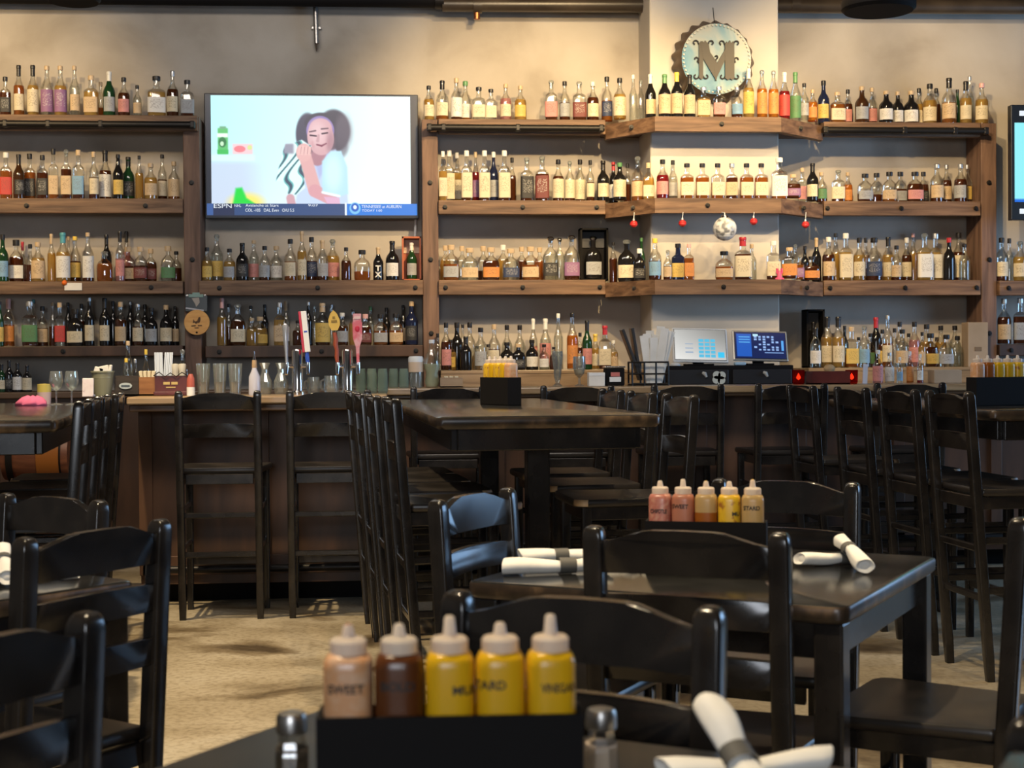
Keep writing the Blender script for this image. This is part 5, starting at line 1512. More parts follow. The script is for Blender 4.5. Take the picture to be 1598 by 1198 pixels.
box_obj('bag_body', (0, 0, H / 2), (33 * pxm(10.24), 0.12, H), m_card, t, 0.004); box_obj('bag_mark', (0, -0.062, H * 0.4), (0.05, 0.002, 0.03), plain('kraft_ink', (0.20, 0.13, 0.07), 0.7), t, 0.0005)
t = thing('jar_of_garnish', 'glass jar at the right edge beyond the caddy on the far bar', 'jar', onbar(1592, 8.93))
lathe_obj('jar_glass', [(0.04, 0), (0.042, 0.01), (0.042, 0.11), (0.034, 0.125)], m_thickglass, t); lathe_obj('lid', [(0.036, 0.12), (0.038, 0.125), (0.038, 0.145)], plain('blue_grey_lid', (0.18, 0.22, 0.28), 0.4), t)


# presentation boxes
def gift_frame(px0, px1, yt, key, Y, mat, lab, bott, lab2):
    z = SHELF_Z[key]
    c = PY((px0 + px1) / 2, yt, Y); w = (px1 - px0) * pxm(Y, px0); H = c.z - z
    t = thing('presentation_box', lab, 'box', (c.x, Y, z))
    d = 0.13; tk = 0.012
    bm = bm_new()
    add_box(bm, (0, d / 2, H / 2), (w, tk, H)); add_box(bm, (0, 0, tk / 2), (w, d, tk)); add_box(bm, (0, 0, H - tk / 2), (w, d, tk))
    for s_ in (-1, 1):
        add_box(bm, (s_ * (w / 2 - tk / 2), 0, H / 2), (tk, d, H))
    obj('box_shell', bm, mat, t)
    box_obj('box_lining', (0, d / 2 - tk, H * 0.80), (w - 2 * tk, 0.004, H * 0.3), plain('box_lining_' + key, lab2, 0.5), t, 0.0005)
    sh, ct, lb, cp, bl, hh, ww = bott
    make_bottle(c.x, Y - 0.005, z + tk + 0.001, w * ww, (H - 2 * tk) * hh, sh, ct, lb, cp, bl, None)


gift_frame(904, 947, 357, 'C3', 10.44, m_matte, 'black open presentation box on the third shelf, left of the pillar', ('d', 'K', 's', 'z', 'black squat bottle with grey label standing inside the black presentation box', 0.88, 0.60), (0.03, 0.03, 0.035))
gift_frame(1255, 1283, 483, 'R4', 10.46, m_matte, 'tall black presentation box on the wooden step, right of the order screens', ('t', 'K', '-', 'K', 'dark bottle inside the tall black presentation box right of the order screens', 0.8, 0.55), (0.06, 0.055, 0.055))
gift_frame(627, 657, 370, 'T3', 10.42, plain('orange_box', (0.42, 0.10, 0.03), 0.5), 'orange-edged gift box at the right end of the shelf under the television', ('t', 'G', 's', 'W', 'green bottle with grey label inside the orange-edged gift box', 0.9, 0.55), (0.72, 0.52, 0.36))
p = PY(1216, 432, 9.93)
bm = bm_new()
add_tube(bm, [(0, 0, 0), (0, 0, 0.03), (0.002, 0, 0.06)], [0.018, 0.016, 0.008], 8)
for s_ in (-1, 1):
    add_tube(bm, [(0, 0, 0.03), (s_ * 0.018, 0, 0.045), (s_ * 0.014, -0.004, 0.075)], [0.006, 0.006, 0.009], 6)
    add_tube(bm, [(0, 0, 0.012), (s_ * 0.028, -0.004, 0.003)], [0.008, 0.008], 6)
bm.transform(Matrix.Translation((p.x, 9.925, SHELF_Z['P3'])))
tag(obj('pink_toy', bm, plain('toy_pink', (0.78, 0.10, 0.22), 0.4), None, 40), 'tiny pink toy on the lowest pillar shelf in front of a dark bottle', 'toy')

# ------------------------------------------------------------------ chairs
def chair_kind(kind):
    """part meshes of a ladder-back chair facing +Y, feet on z = 0"""
    if kind == 'low':
        H, zs, hw, pw, lean0, lean1 = 0.915, 0.45, 0.195, 0.042, -0.175, -0.232
        rail = (-0.004, -0.032, -0.098); slats = ((-0.142, -0.203), (-0.262, -0.322))
        seat_d = 0.215; rungs = (0.16,)
    else:
        H, zs, hw, pw, lean0, lean1 = 1.134, 0.753, 0.190, 0.038, -0.150, -0.235
        rail = (-0.012, -0.034, -0.094); slats = ((-0.166, -0.232),)
        seat_d = 0.225; rungs = (0.325, 0.52)
    yb = lambda z: lean0 + (lean1 - lean0) * z / H
    out = []

    def rs(x, y, z, w, k=0.28):
        h = w / 2; c = h * (1 - k)
        base = []
        for (sx, sy) in ((1, 1), (-1, 1), (-1, -1), (1, -1)):
            for a in range(4):
                t = math.radians((0 if (sx, sy) == (1, 1) else 90 if (sx, sy) == (-1, 1) else 180 if (sx, sy) == (-1, -1) else 270) + 30 * a)
                base.append((x + sx * c + (h - c) * math.cos(t), y + sy * c + (h - c) * math.sin(t), z))
        return base

    for sx in (-1, 1):
        x = sx * hw; bm = bm_new()
        rings = [rs(x, yb(0), 0, pw * 0.82), rs(x, yb(0.1), 0.1, pw * 0.95), rs(x, yb(zs), zs, pw), rs(x, yb(H - 0.03), H - 0.03, pw)]
        for dz, k in ((-0.016, 0.96), (-0.007, 0.84), (-0.002, 0.62), (0.0, 0.30)):
            rings.append(rs(x, yb(H + dz), H + dz, pw * k, 0.5 if k < 0.9 else 0.35))
        add_rings(bm, rings); out.append(('back_post', finish(bm, 'back_post', 50), m_black))
    # arched top rail
    L = hw - pw * 0.35
    zt, ze, zb = H + rail[0], H + rail[1], H + rail[2]
    prof = [(-1, 0), (-0.82, 0.22), (-0.62, 0.62), (-0.48, 0.92), (-0.36, 1.0), (0, 1.04), (0.36, 1.0), (0.48, 0.92), (0.62, 0.62), (0.82, 0.22), (1, 0)]
    bm = bm_new()
    pts = [(L * a, ze + (zt - ze) * b) for a, b in prof] + [(L, zb), (L * 0.5, zb + 0.004), (-L * 0.5, zb + 0.004), (-L, zb)]
    vs, fs = add_prism(bm, pts, -0.011, 0.011, 'Y')
    bmesh.ops.bevel(bm, geom=bm.edges[:], offset=0.003, segments=2, affect='EDGES', profile=0.5)
    for v in bm.verts:
        v.co.y += yb(v.co.z) + 0.002 - 0.018 * (1 - (v.co.x / L) ** 2)
    out.append(('top_rail', finish(bm, 'top_rail', 40), m_black))
    for (a, b) in slats:
        bm = bm_new()
        n = 8; up = [(-L + 2 * L * i / n, H + a + 0.006 * (1 - (2 * i / n - 1) ** 2)) for i in range(n + 1)]
        dn = [(L - 2 * L * i / n, H + b + 0.004 * (1 - (2 * i / n - 1) ** 2)) for i in range(n + 1)]
        add_prism(bm, up + dn, -0.009, 0.009, 'Y')
        bmesh.ops.bevel(bm, geom=bm.edges[:], offset=0.0025, segments=2, affect='EDGES', profile=0.5)
        for v in bm.verts:
            v.co.y += yb(v.co.z) + 0.002 - 0.016 * (1 - (v.co.x / L) ** 2)
        out.append(('back_slat', finish(bm, 'back_slat', 40), m_black))
    # seat with a little dish and worn front corners
    bm = bm_new(); fw, bw, y0, y1 = hw + 0.040, hw + 0.005, yb(zs) + 0.022, seat_d
    outl = []
    for (cx, cy, r, a0) in ((fw - 0.045, y1 - 0.045, 0.045, 0), (-(fw - 0.045), y1 - 0.045, 0.045, 90), (-(bw - 0.012), y0 + 0.012, 0.012, 180), (bw - 0.012, y0 + 0.012, 0.012, 270)):
        for k in range(5):
            t = math.radians(a0 + 22.5 * k); outl.append((cx + r * math.cos(t), cy + r * math.sin(t)))
    cxs, cys = 0, (y0 + y1) / 2

    def sc(f, z):
        return [(cxs + (x - cxs) * f, cys + (y - cys) * f, z) for x, y in outl]
    add_rings(bm, [sc(0.96, zs - 0.030), sc(0.995, zs - 0.024), sc(1.0, zs - 0.008), sc(0.98, zs), sc(0.85, zs - 0.002), sc(0.5, zs - 0.008), sc(0.1, zs - 0.009)])
    bmesh.ops.recalc_face_normals(bm, faces=bm.faces[:])
    for f in bm.faces:
        c = f.calc_center_median()
        if kind == 'high' and abs(f.normal.z) < 0.85 and abs(c.x) > fw * 0.80 and c.y > y1 - 0.11 and c.z > zs - 0.026:
            f.material_index = 1
    out.append(('seat', finish(bm, 'seat', 50), [m_seat, m_worn]))
    bm = bm_new()
    ax = hw - 0.01; ya, yz = yb(zs) + 0.01, seat_d - 0.045
    add_box(bm, (0, yz, zs - 0.055), (2 * ax - 0.03, 0.018, 0.05), bev=0.003)
    add_box(bm, (0, ya + 0.005, zs - 0.055), (2 * ax - 0.03, 0.018, 0.05), bev=0.003)
    for sx in (-1, 1):
        add_box(bm, (sx * ax, (ya + yz) / 2, zs - 0.055), (0.018, yz - ya, 0.05), bev=0.003)
    out.append(('seat_frame', finish(bm, 'seat_frame'), m_black))
    for sx in (-1, 1):
        bm = bm_new(); x = sx * (hw + 0.005); y = seat_d - 0.045
        add_rings(bm, [rs(x, y, 0, pw * 0.8), rs(x, y, zs * 0.5, pw * 0.98), rs(x, y, zs - 0.028, pw * 0.98)])
        out.append(('front_leg', finish(bm, 'front_leg', 50), m_black))
    yf = seat_d - 0.045
    for z in rungs:
        bm = bm_new(); add_box(bm, (0, yb(z), z), (2 * hw - pw * 0.6, 0.018, 0.028), bev=0.005); out.append(('rear_rung', finish(bm, 'rear_rung'), m_black))
        for sx in (-1, 1):
            bm = bm_new(); zz = z + (0.03 if kind == 'high' else 0.04)
            add_box(bm, (sx * hw, (yb(zz) + yf) / 2, zz), (0.018, yf - yb(zz) - pw * 0.6, 0.028), bev=0.005); out.append(('side_rung', finish(bm, 'side_rung'), m_black))
    bm = bm_new(); zf = 0.25 if kind == 'high' else 0.22
    add_box(bm, (0, yf, zf), (2 * hw - pw * 0.5, 0.022, 0.04), bev=0.005); out.append(('front_rung', finish(bm, 'front_rung'), m_black if kind == 'low' else m_seat))
    return out, lean1


KIND = {}
PROTO = {}


def place_chair(kind, back_xy, facing, label, group):
    """back_xy: floor position under the middle of the top rail; facing: unit vector the seat points to"""
    if kind not in KIND:
        KIND[kind] = chair_kind(kind)
    parts, back = KIND[kind]
    f = Vector(facing).normalized()
    o = Vector(back_xy) - f * back
    rz = math.atan2(-f.x, f.y)
    name = 'dining_chair' if kind == 'low' else 'bar_stool'
    if kind in PROTO:
        return dup(PROTO[kind], (o.x, o.y, 0), rz, label, group)
    t = thing(name, label, 'chair' if kind == 'low' else 'bar stool', (o.x, o.y, 0), rz, group)
    for nm, me, m in parts:
        link(nm, me, m, t)
    PROTO[kind] = t
    return t


def from_posts(pl, pr, z):
    """chair back between two post tops given in pixels; returns centre (world xy)"""
    a, b = PZ(pl[0], pl[1], z), PZ(pr[0], pr[1], z)
    return Vector(((a.x + b.x) / 2, (a.y + b.y) / 2)), Vector((b.x - a.x, b.y - a.y))


ZL = 0.915
FD = CD(0.445, 0.895)   # low tables are turned this way
FS = CD(0.895, -0.445)
lowg = 'ladder-back dining chairs at the low tables'
c, d = from_posts((715, 920), (1108, 945), ZL)
n_ = Vector((-d.y, d.x)).normalized()
place_chair('low', c, -n_, 'black ladder-back chair directly behind the nearest condiment caddy, facing the viewer', lowg)
c, d = from_posts((935, 812), (1217, 822), ZL)
n_ = Vector((-d.y, d.x)).normalized()
place_chair('low', c - n_ * 0.10 + CW(0.022, 0.0), n_, 'black ladder-back chair seen from behind in front of the middle low table', lowg)
c, d = from_posts((684, 776), (792, 763), ZL)
place_chair('low', c, FS, 'ladder-back chair with blue sheen on its slats at left of the middle low table', lowg)
c, d = from_posts((1105, 748), (1311, 761), ZL)
place_chair('low', c + FD * 0.13, -FD, 'black ladder-back chair on the far side of the middle low table, behind its caddy', lowg)
place_chair('low', CW(1.19, 3.39), CD(-0.86, 0.51), 'black ladder-back chair with a broad worn seat, at right of the middle low table', lowg)
c, d = from_posts((38, 838), (251, 809), ZL)
n_ = Vector((-d.y, d.x)).normalized()
place_chair('low', c, n_, 'scuffed ladder-back chair pulled up to the left low table, back post near the floor patch', lowg)
place_chair('low', CW(-0.588, 2.06) - CD(0.47, 0.88) * 0.195, CD(-0.88, 0.47), 'nearest chair in the lower left corner, only its right post and slats in view', lowg)
place_chair('low', CW(-1.05, 3.80) + CD(-0.8, 0.6) * 0.195, CD(-0.6, -0.8), 'black ladder-back chair on the far side of the left low table', lowg)
place_chair('low', CW(0.395, 1.235), CD(-0.88, 0.47), 'chair whose blue-lit top rail just shows in the lower right corner', lowg)

hg = 'tall stools along the high tables'
ZH = 0.93
fr = CD(0.98, 0.18)
for (px, Yc), lab in zip(((609, 5.55), (581, 6.09), (562, 6.58), (549, 7.06)), ('nearest', 'second nearest', 'third nearest', 'furthest')):
    place_chair('high', CW((px - 799) / F_PX * Yc, Yc), fr, '%s of four tall stools on the left side of the middle high table' % lab, hg)
fl = CD(-0.985, -0.16)
for (xc, Yc), lab in zip(((0.648, 5.78), (0.555, 6.43), (0.47, 7.08)), ('nearest', 'middle', 'furthest')):
    place_chair('high', CW(xc, Yc), fl, '%s tall stool on the right side of the middle high table' % lab, hg)
fr2 = CD(0.992, 0.127)
for (px, Yc), lab in zip(((1480, 6.02), (1401, 6.56), (1328, 7.13), (1250, 7.84)), ('nearest', 'second nearest', 'third nearest', 'furthest')):
    place_chair('high', CW((px - 799) / F_PX * Yc, Yc), fr2, '%s of four tall stools on the left side of the right high table' % lab, hg)
fl2 = CD(-0.98, -0.19)
for (px, Yc), lab in zip(((131, 5.46), (147, 5.95), (163, 6.44), (184, 6.95)), ('nearest', 'second nearest', 'third nearest', 'furthest')):
    place_chair('high', CW((px - 799) / F_PX * Yc, Yc), fl2, '%s of four tall stools on the right side of the left high table' % lab, hg)
for px, lab in ((340, 'left tall stool in front of the wooden bar, below the dark pint glasses'), (513, 'right tall stool in front of the wooden bar, below the beer taps')):
    p = PY(px, 605, 7.42); place_chair('high', (p.x, 7.42), (0.0, 1), lab, 'tall stools at the bar')
for px, lab in ((699, 'tall stool at the long bar, behind the left end of the middle high table'), (901, 'tall stool at the long bar, below the goblet'), (1073, 'tall stool at the long bar, below the left order screen'),
                (1235, 'tall stool at the long bar, below the red candles'), (1420, 'tall stool at the long bar, below the mini bottles')):
    p = PY(px, 600, 8.33); place_chair('high', (p.x, 8.33), (0.0, 1), lab, 'tall stools at the bar')


# ------------------------------------------------------------------ tables
def rounded_rect(w, d, r, n=5):
    out = []
    for (cx, cy, a0) in ((w / 2 - r, d / 2 - r, 0), (-w / 2 + r, d / 2 - r, 90), (-w / 2 + r, -d / 2 + r, 180), (w / 2 - r, -d / 2 + r, 270)):
        for k in range(n):
            t = math.radians(a0 + 90 * k / (n - 1)); out.append((cx + r * math.cos(t), cy + r * math.sin(t)))
    return out


def table_top(bm, w, d, z, th, r=0.03, b=0.008):
    o = rounded_rect(w, d, r)

    def ring(off, zz):
        return [(x * (1 - 2 * off / w), y * (1 - 2 * off / d), zz) for x, y in o]
    add_rings(bm, [ring(b, z - th), ring(0.001, z - th + b), ring(0, z - b), ring(b * 0.3, z - b * 0.3), ring(b, z)], mi=[1, 1, 1, 0, 0])
    for f in bm.faces:
        c = f.calc_center_median()
        if c.z > z - 1e-4:
            f.material_index = 0


def low_table(c, ang, label, w=0.9, z=0.75, top=None):
    t = thing('dining_table', label, 'table', (c.x, c.y, 0), ang, 'low square dining tables')
    bm = bm_new(); table_top(bm, w, w, z, 0.038); obj('tabletop', bm, [top or m_tabletop, m_wornedge], t, 40)
    bm = bm_new(); a = w / 2 - 0.045
    for s_ in (-1, 1):
        add_box(bm, (0, s_ * a, z - 0.038 - 0.04), (2 * a - 0.05, 0.02, 0.08), bev=0.003); add_box(bm, (s_ * a, 0, z - 0.038 - 0.04), (0.02, 2 * a - 0.05, 0.08), bev=0.003)
    obj('apron', bm, m_black, t)
    for sx in (-1, 1):
        for sy in (-1, 1):
            bm = bm_new(); add_box(bm, (sx * a, sy * a, (z - 0.038) / 2), (0.062, 0.062, z - 0.038), bev=0.006); obj('leg', bm, m_black, t)
    return t


def ang_of(v):
    return math.atan2(-v.x, v.y)


TN, TR, TL = Vector((0.683, 3.05)), Vector((1.10, 3.84)), Vector((-0.12, 3.48))
tc = (TR + TL) / 2
low_table(CW(tc.x, tc.y), ang_of(CD(0.46, 0.89)), 'middle low table with worn edges, holding napkin rolls and a condiment caddy', 0.895)
F = Vector((-0.27, 2.215)); ea, eb = Vector((-0.47, -0.883)), Vector((0.883, -0.47))
fc = F + ea * 0.45 + eb * 0.45
FT = low_table(CW(fc.x, fc.y), ang_of(CD(0.47, 0.883)), 'nearest low table, under the blurred condiment caddy', top=m_satintop)
R_ = Vector((-0.885, 3.52)); fc = R_ + Vector((-0.6, -0.8)) * 0.45 + Vector((-0.8, 0.6)) * 0.45
low_table(CW(fc.x, fc.y), ang_of(CD(0.6, 0.8)), 'left low table with napkin rolls, cut off by the left edge')


def high_table(c_near_l, c_near_r, direction, length, z, label, ped=0.3):
    w = (c_near_r - c_near_l).length
    d = direction.normalized()
    mid = (c_near_l + c_near_r) / 2 + d * length / 2
    wc = CW(mid.x, mid.y); wd = CW(d.x, d.y)
    t = thing('high_table', label, 'table', (wc.x, wc.y, 0), ang_of(wd), 'long high tables')
    bm = bm_new(); table_top(bm, w, length, z, 0.045, 0.025, 0.012); obj('tabletop', bm, [m_tabletop, m_wornedge], t, 40)
    bm = bm_new()
    for s_ in (-1, 1):
        add_box(bm, (0, s_ * (length / 2 - 0.07), z - 0.085), (w - 0.16, 0.025, 0.08), bev=0.004); add_box(bm, (s_ * (w / 2 - 0.07), 0, z - 0.085), (0.025, length - 0.16, 0.08), bev=0.004)
    obj('apron', bm, m_black, t)
    for k in range(2):
        y = -length / 2 + ped + k * 1.45
        bm = bm_new(); add_box(bm, (0, y, (z - 0.045) / 2), (0.085, 0.085, z - 0.05), bev=0.008)
        add_box(bm, (0, y, z - 0.07), (0.5, 0.07, 0.05), bev=0.005)
        obj('pedestal', bm, m_black, t)
        bm = bm_new(); add_box(bm, (0, y, 0.035), (0.15, 0.08, 0.07), bev=0.01); add_box(bm, (0, y, 0.034), (0.08, 0.4, 0.066), bev=0.01); obj('cross_foot', bm, m_black, t)
    return t


high_table(Vector((-0.263, 5.36)), Vector((0.53, 5.22)), Vector((-0.14, 0.99)), 2.75, 1.07, 'long black high table in the middle with a condiment caddy on it')
high_table(Vector((1.90, 6.02)), Vector((2.72, 5.95)), Vector((-0.10, 0.99)), 2.1, 1.058, 'black high table at the right edge with a condiment caddy on it', 0.25)
high_table(Vector((-2.62, 5.21)), Vector((-1.585, 5.05)), Vector((-0.19, 0.98)), 2.7, 1.07, 'black high table at the left edge behind the low chairs', 0.60)


# ------------------------------------------------------------------ condiment caddies
def plastic(name, col, mixv=0.5):
    if name in MATS:
        return MATS[name]
    m, n, l, b = new_mat(name)
    b.inputs['Base Color'].default_value = rgb(col); b.inputs['Roughness'].default_value = 0.28
    tr = n.new('ShaderNodeBsdfTranslucent'); tr.inputs[0].default_value = rgb(col)
    mx = n.new('ShaderNodeMixShader'); mx.inputs[0].default_value = mixv
    l.new(b.outputs[0], mx.inputs[1]); l.new(tr.outputs[0], mx.inputs[2]); l.new(mx.outputs[0], n['Material Output'].inputs[0])
    return m


SAUCE = {'yellow': plastic('yellow_sauce', (0.86, 0.52, 0.012), 0.30), 'brown': plastic('brown_sauce', (0.12, 0.035, 0.008), 0.2), 'rust': plastic('rust_sauce', (0.40, 0.12, 0.015), 0.3), 'pink': plastic('pink_sauce', (0.62, 0.26, 0.16), 0.4),
         'smear': mottled('smeared_bottle', [(0.66, 0.48, 0.34), (0.62, 0.30, 0.13), (0.70, 0.46, 0.30)], nscale=26, rough=0.3), 'chip': mottled('speckled_pink', [(0.62, 0.36, 0.26), (0.45, 0.14, 0.10), (0.60, 0.30, 0.20)], nscale=40, rough=0.3), 'herb': mottled('speckled_yellow', [(0.70, 0.42, 0.02), (0.74, 0.44, 0.02), (0.36, 0.13, 0.02)], nscale=60, rough=0.3, pos=[0.3, 0.58, 0.68]), 'empty': plastic('frosted_plastic', (0.70, 0.50, 0.22), 0.5)}
m_frost = plastic('frosted_cap', (0.86, 0.76, 0.65), 0.4)
m_ink = plain('black_ink', (0.012, 0.010, 0.008), 0.6)
CADDY_N = 0


def squeeze(root_loc, rz, kind, text, label, group, tx=0.0, tz=0.115, fill=1.0, h=0.214, tip=None):
    t = thing('squeeze_bottle', label, 'squeeze bottle', root_loc, rz, group)
    r = 0.0265
    key = ('squeeze', round(fill, 2))
    bm = bm_new()
    zs = [(r * 0.92, 0.0), (r, 0.006)]
    if fill < 1:
        zs += [(r, 0.175 * fill), (r, 0.175 * fill + 0.0005)]
    zs += [(r, 0.168), (r * 0.97, 0.175), (r * 0.86, 0.181), (r * 0.72, 0.183)]
    mi = [0 if (z + zs[k + 1][1]) / 2 < 0.176 * fill or fill >= 1 else 1 for k, (_, z) in enumerate(zs[:-1])]
    add_rings(bm, [circle(rr, z, 24, p=3.4) for rr, z in zs], True, mi)
    obj('bottle_body', bm, [SAUCE[kind], SAUCE['empty']], t, 40)
    bm = bm_new(); add_lathe(bm, [(r * 0.74, 0.181), (r * 0.76, 0.184), (r * 0.76, 0.196), (r * 0.66, 0.199), (0.0085, 0.200), (0.0070, 0.203), (0.0055, h - 0.002), (0.0035, h)], 20); obj('nozzle_cap', bm, m_frost, t, 40)
    if tip:
        bm = bm_new(); add_lathe(bm, [(0.0055, h - 0.012), (0.0042, h - 0.001), (0.002, h + 0.001)], 10); obj('nozzle_tip', bm, SAUCE[tip], t, 40)
    if text:
        cu = text_mesh(text, 0.0135, m_ink, t, 'lettering', None, None, True)
        xs = [v.co.x for v in cu.data.vertices]; c0 = (max(xs) + min(xs)) / 2; want = min(0.036, 0.0085 * len(text)); sx_ = want / (max(xs) - min(xs))
        for v in cu.data.vertices:
            a_ = ((v.co.x - c0) * sx_ + tx) / r
            s_, c_ = math.sin(a_), math.cos(a_)
            k_ = r * 1.02 * (abs(s_) ** 3.4 + abs(c_) ** 3.4) ** (-1 / 3.4)
            v.co = (k_ * s_, -k_ * c_, v.co.z + tz)
    return t


def caddy(xy, rz, z, label, bottles, group):
    t = thing('condiment_caddy', label, 'caddy', (xy.x, xy.y, z), rz, 'black condiment caddies')
    bm = bm_new(); open_box(bm, 0.286, 0.066, 0.125, 0.005); obj('caddy_box', bm, m_matte, t)
    bm = bm_new()
    for k in range(4):
        add_box(bm, (-0.11 + 0.055 * (k + 0.5), 0, 0.03), (0.0015, 0.054, 0.05))
    obj('divider', bm, m_matte, t)
    R = Matrix.Rotation(rz, 2)
    for k, (kind, text, lab, kw) in enumerate(bottles):
        o = R @ Vector((-0.11 + 0.055 * k, 0))
        squeeze((xy.x + o.x, xy.y + o.y, z + 0.0055), rz + (-0.05 + 0.02 * k), kind, text, lab, group, **kw)


def face_cam(xy, extra=0.0):
    return math.atan2(-xy.x, xy.y) + extra


p = CW(-0.07, 1.63)
caddy(p, face_cam(p, 0.0), 0.75, 'black condiment caddy on the nearest table, holding five squeeze bottles', (
    ('smear', 'SWEET', 'smeared pale orange squeeze bottle reading SWEET in the nearest caddy', dict(fill=1.0, tip='pink', tz=0.148)), ('brown', 'BOLD', 'dark brown squeeze bottle, second from left in the nearest caddy', dict(tz=0.150)),
    ('yellow', 'MUS', 'yellow squeeze bottle in the middle of the nearest caddy, lettering at its right', dict(tx=0.016, tz=0.145, h=0.222)), ('yellow', 'TARD', 'yellow squeeze bottle with lettering at its left, fourth in the nearest caddy', dict(tx=-0.012, tz=0.150)),
    ('yellow', 'VINEGAR', 'yellow squeeze bottle at the right end of the nearest caddy', dict(tz=0.146, tx=0.006, h=0.222))), 'squeeze bottles in the nearest caddy')
p = CW(0.462, 3.58)
caddy(p, face_cam(p, -0.08), 0.75, 'black condiment caddy on the middle low table, behind a chair back', (
    ('chip', 'CHIPOTLE', 'speckled pink squeeze bottle reading CHIPOTLE, left end of the middle table caddy', dict(fill=1.0, tz=0.142)), ('pink', 'SWEET', 'pink squeeze bottle reading SWEET in the middle table caddy', dict(tz=0.154, tx=-0.004, h=0.218)),
    ('rust', None, 'rust brown half-full squeeze bottle without lettering in the middle table caddy', dict(fill=0.80, tip='yellow')), ('herb', 'MU', 'yellow speckled squeeze bottle, fourth in the middle table caddy', dict(tx=0.016, tz=0.138)),
    ('empty', 'STARD', 'nearly empty yellow squeeze bottle reading STARD, right end of the middle table caddy', dict(fill=1.0, tip='yellow', tx=-0.002, tz=0.152, h=0.218))), 'squeeze bottles in the middle table caddy')
p = PZ(781, 632, 1.07); p = Vector((p.x, p.y))
hk = ('herb', 'yellow', 'herb', 'yellow', 'smear')
caddy(p, face_cam(p, -1.12), 1.07, 'black condiment caddy on the middle high table, turned almost end-on', [(hk[k], None, '%s orange-yellow squeeze bottle from the near end, caddy on the middle high table' % ORD[k + 1].capitalize(), {}) for k in range(5)], 'squeeze bottles on the middle high table')
p = PZ(1557, 633, 1.058); p = Vector((p.x, p.y))
hk = ('smear', 'rust', 'yellow', 'yellow', 'herb')
caddy(p, face_cam(p, 0.72), 1.058, 'black condiment caddy on the high table at the right edge', [(hk[k], 'MILD' if k == 4 else None, '%s squeeze bottle from left, caddy on the right high table' % ORD[k + 1].capitalize(), {}) for k in range(5)], 'squeeze bottles on the right high table')


# ------------------------------------------------------------------ salt and pepper, napkin rolls
def shaker(xy, z, fillcol, label):
    t = thing('table_shaker', label, 'shaker', (xy.x, xy.y, z), 0.3)
    lathe_obj('glass_body', [(0.019, 0), (0.021, 0.004), (0.021, 0.034), (0.017, 0.050), (0.016, 0.060), (0.0165, 0.062)], m_clear, t, 8, smooth=None)
    lathe_obj('contents', [(0.018, 0.003), (0.0195, 0.005), (0.0200, 0.042), (0.001, 0.043)], fillcol, t, 8)
    lathe_obj('metal_cap', [(0.0185, 0.060), (0.0195, 0.062), (0.0185, 0.078), (0.0165, 0.083), (0.010, 0.085), (0.001, 0.0855)], m_galv, t, 20)


p = PZ(452, 1195, 0.75 + 0.0)
shaker(CW(-0.268, 1.80), 0.75, mottled('ground_pepper', [(0.05, 0.035, 0.02), (0.16, 0.11, 0.06)], nscale=120, rough=0.9), 'pepper shaker with a metal cap, left of the nearest caddy')
shaker(CW(0.105, 1.81), 0.75, plain('salt', (0.66, 0.52, 0.40), 0.9), 'salt shaker with a metal cap, right of the nearest caddy')


def napkin(p0, p1, label, r=0.019, band=0.5, seed=1, bw=0.035):
    rr = random.Random(seed)
    a, b = Vector(p0), Vector(p1)
    t = thing('rolled_napkin', label, 'napkin', tuple(a))
    d = b - a; L = d.length
    ax = d.normalized(); side = Vector((0, 0, 1)).cross(ax).normalized(); up = ax.cross(side)
    n = 20; rings = []
    ph = [rr.random() * 6 for _ in range(3)]
    for k in range(15):
        s_ = k / 14
        R = r * (1.0 - 0.14 * math.cos(PI * 2 * (s_ - band)))
        R *= 1 - 0.16 * math.exp(-((s_ - band) / 0.08) ** 2)
        ring = []
        for i in range(n):
            th = 2 * PI * i / n
            q = R * (1 + 0.07 * math.sin(2 * th + ph[0] + 2 * s_) + 0.04 * math.sin(5 * th + ph[1]))
            off = 0.008 * math.sin(th + ph[2]) if k in (0, 14) else 0
            ring.append(ax * (L * s_ + (off if k == 14 else -off)) + side * (q * math.cos(th)) + up * (q * 0.80 * math.sin(th)) + up * (0.0025 * math.sin(7 * s_ + ph[0])))
        rings.append(ring)
    # tuck the ends inwards so each end shows a rolled rim
    def inner(ring, s_, dep):
        c = sum((Vector(v) for v in ring), Vector()) / n
        return [c + (Vector(v) - c) * s_ + ax * dep for v in ring]
    rings = [inner(rings[0], 0.2, 0.002), inner(rings[0], 0.55, 0.005), inner(rings[0], 0.72, 0.001), inner(rings[0], 0.93, -0.002)] + rings + [inner(rings[-1], 0.93, 0.002), inner(rings[-1], 0.72, -0.001), inner(rings[-1], 0.55, -0.005), inner(rings[-1], 0.2, -0.002)]
    bm = bm_new(); add_rings(bm, rings); obj('napkin_roll', bm, m_napkin, t, 60)
    bm = bm_new(); c0 = ax * (L * band - bw / 2); R = r * 1.0
    ringf = lambda s_: [c0 + ax * (bw * s_) + side * (R * math.cos(2 * PI * i / n)) + up * (R * 0.84 * math.sin(2 * PI * i / n)) for i in range(n)]
    add_rings(bm, [ringf(0), ringf(0.5), ringf(1)], cap=False); obj('paper_band', bm, m_band, t, True)
    return t


def TZ(px, py, z):
    p = PZ(px, py, z); return (p.x, p.y, z)


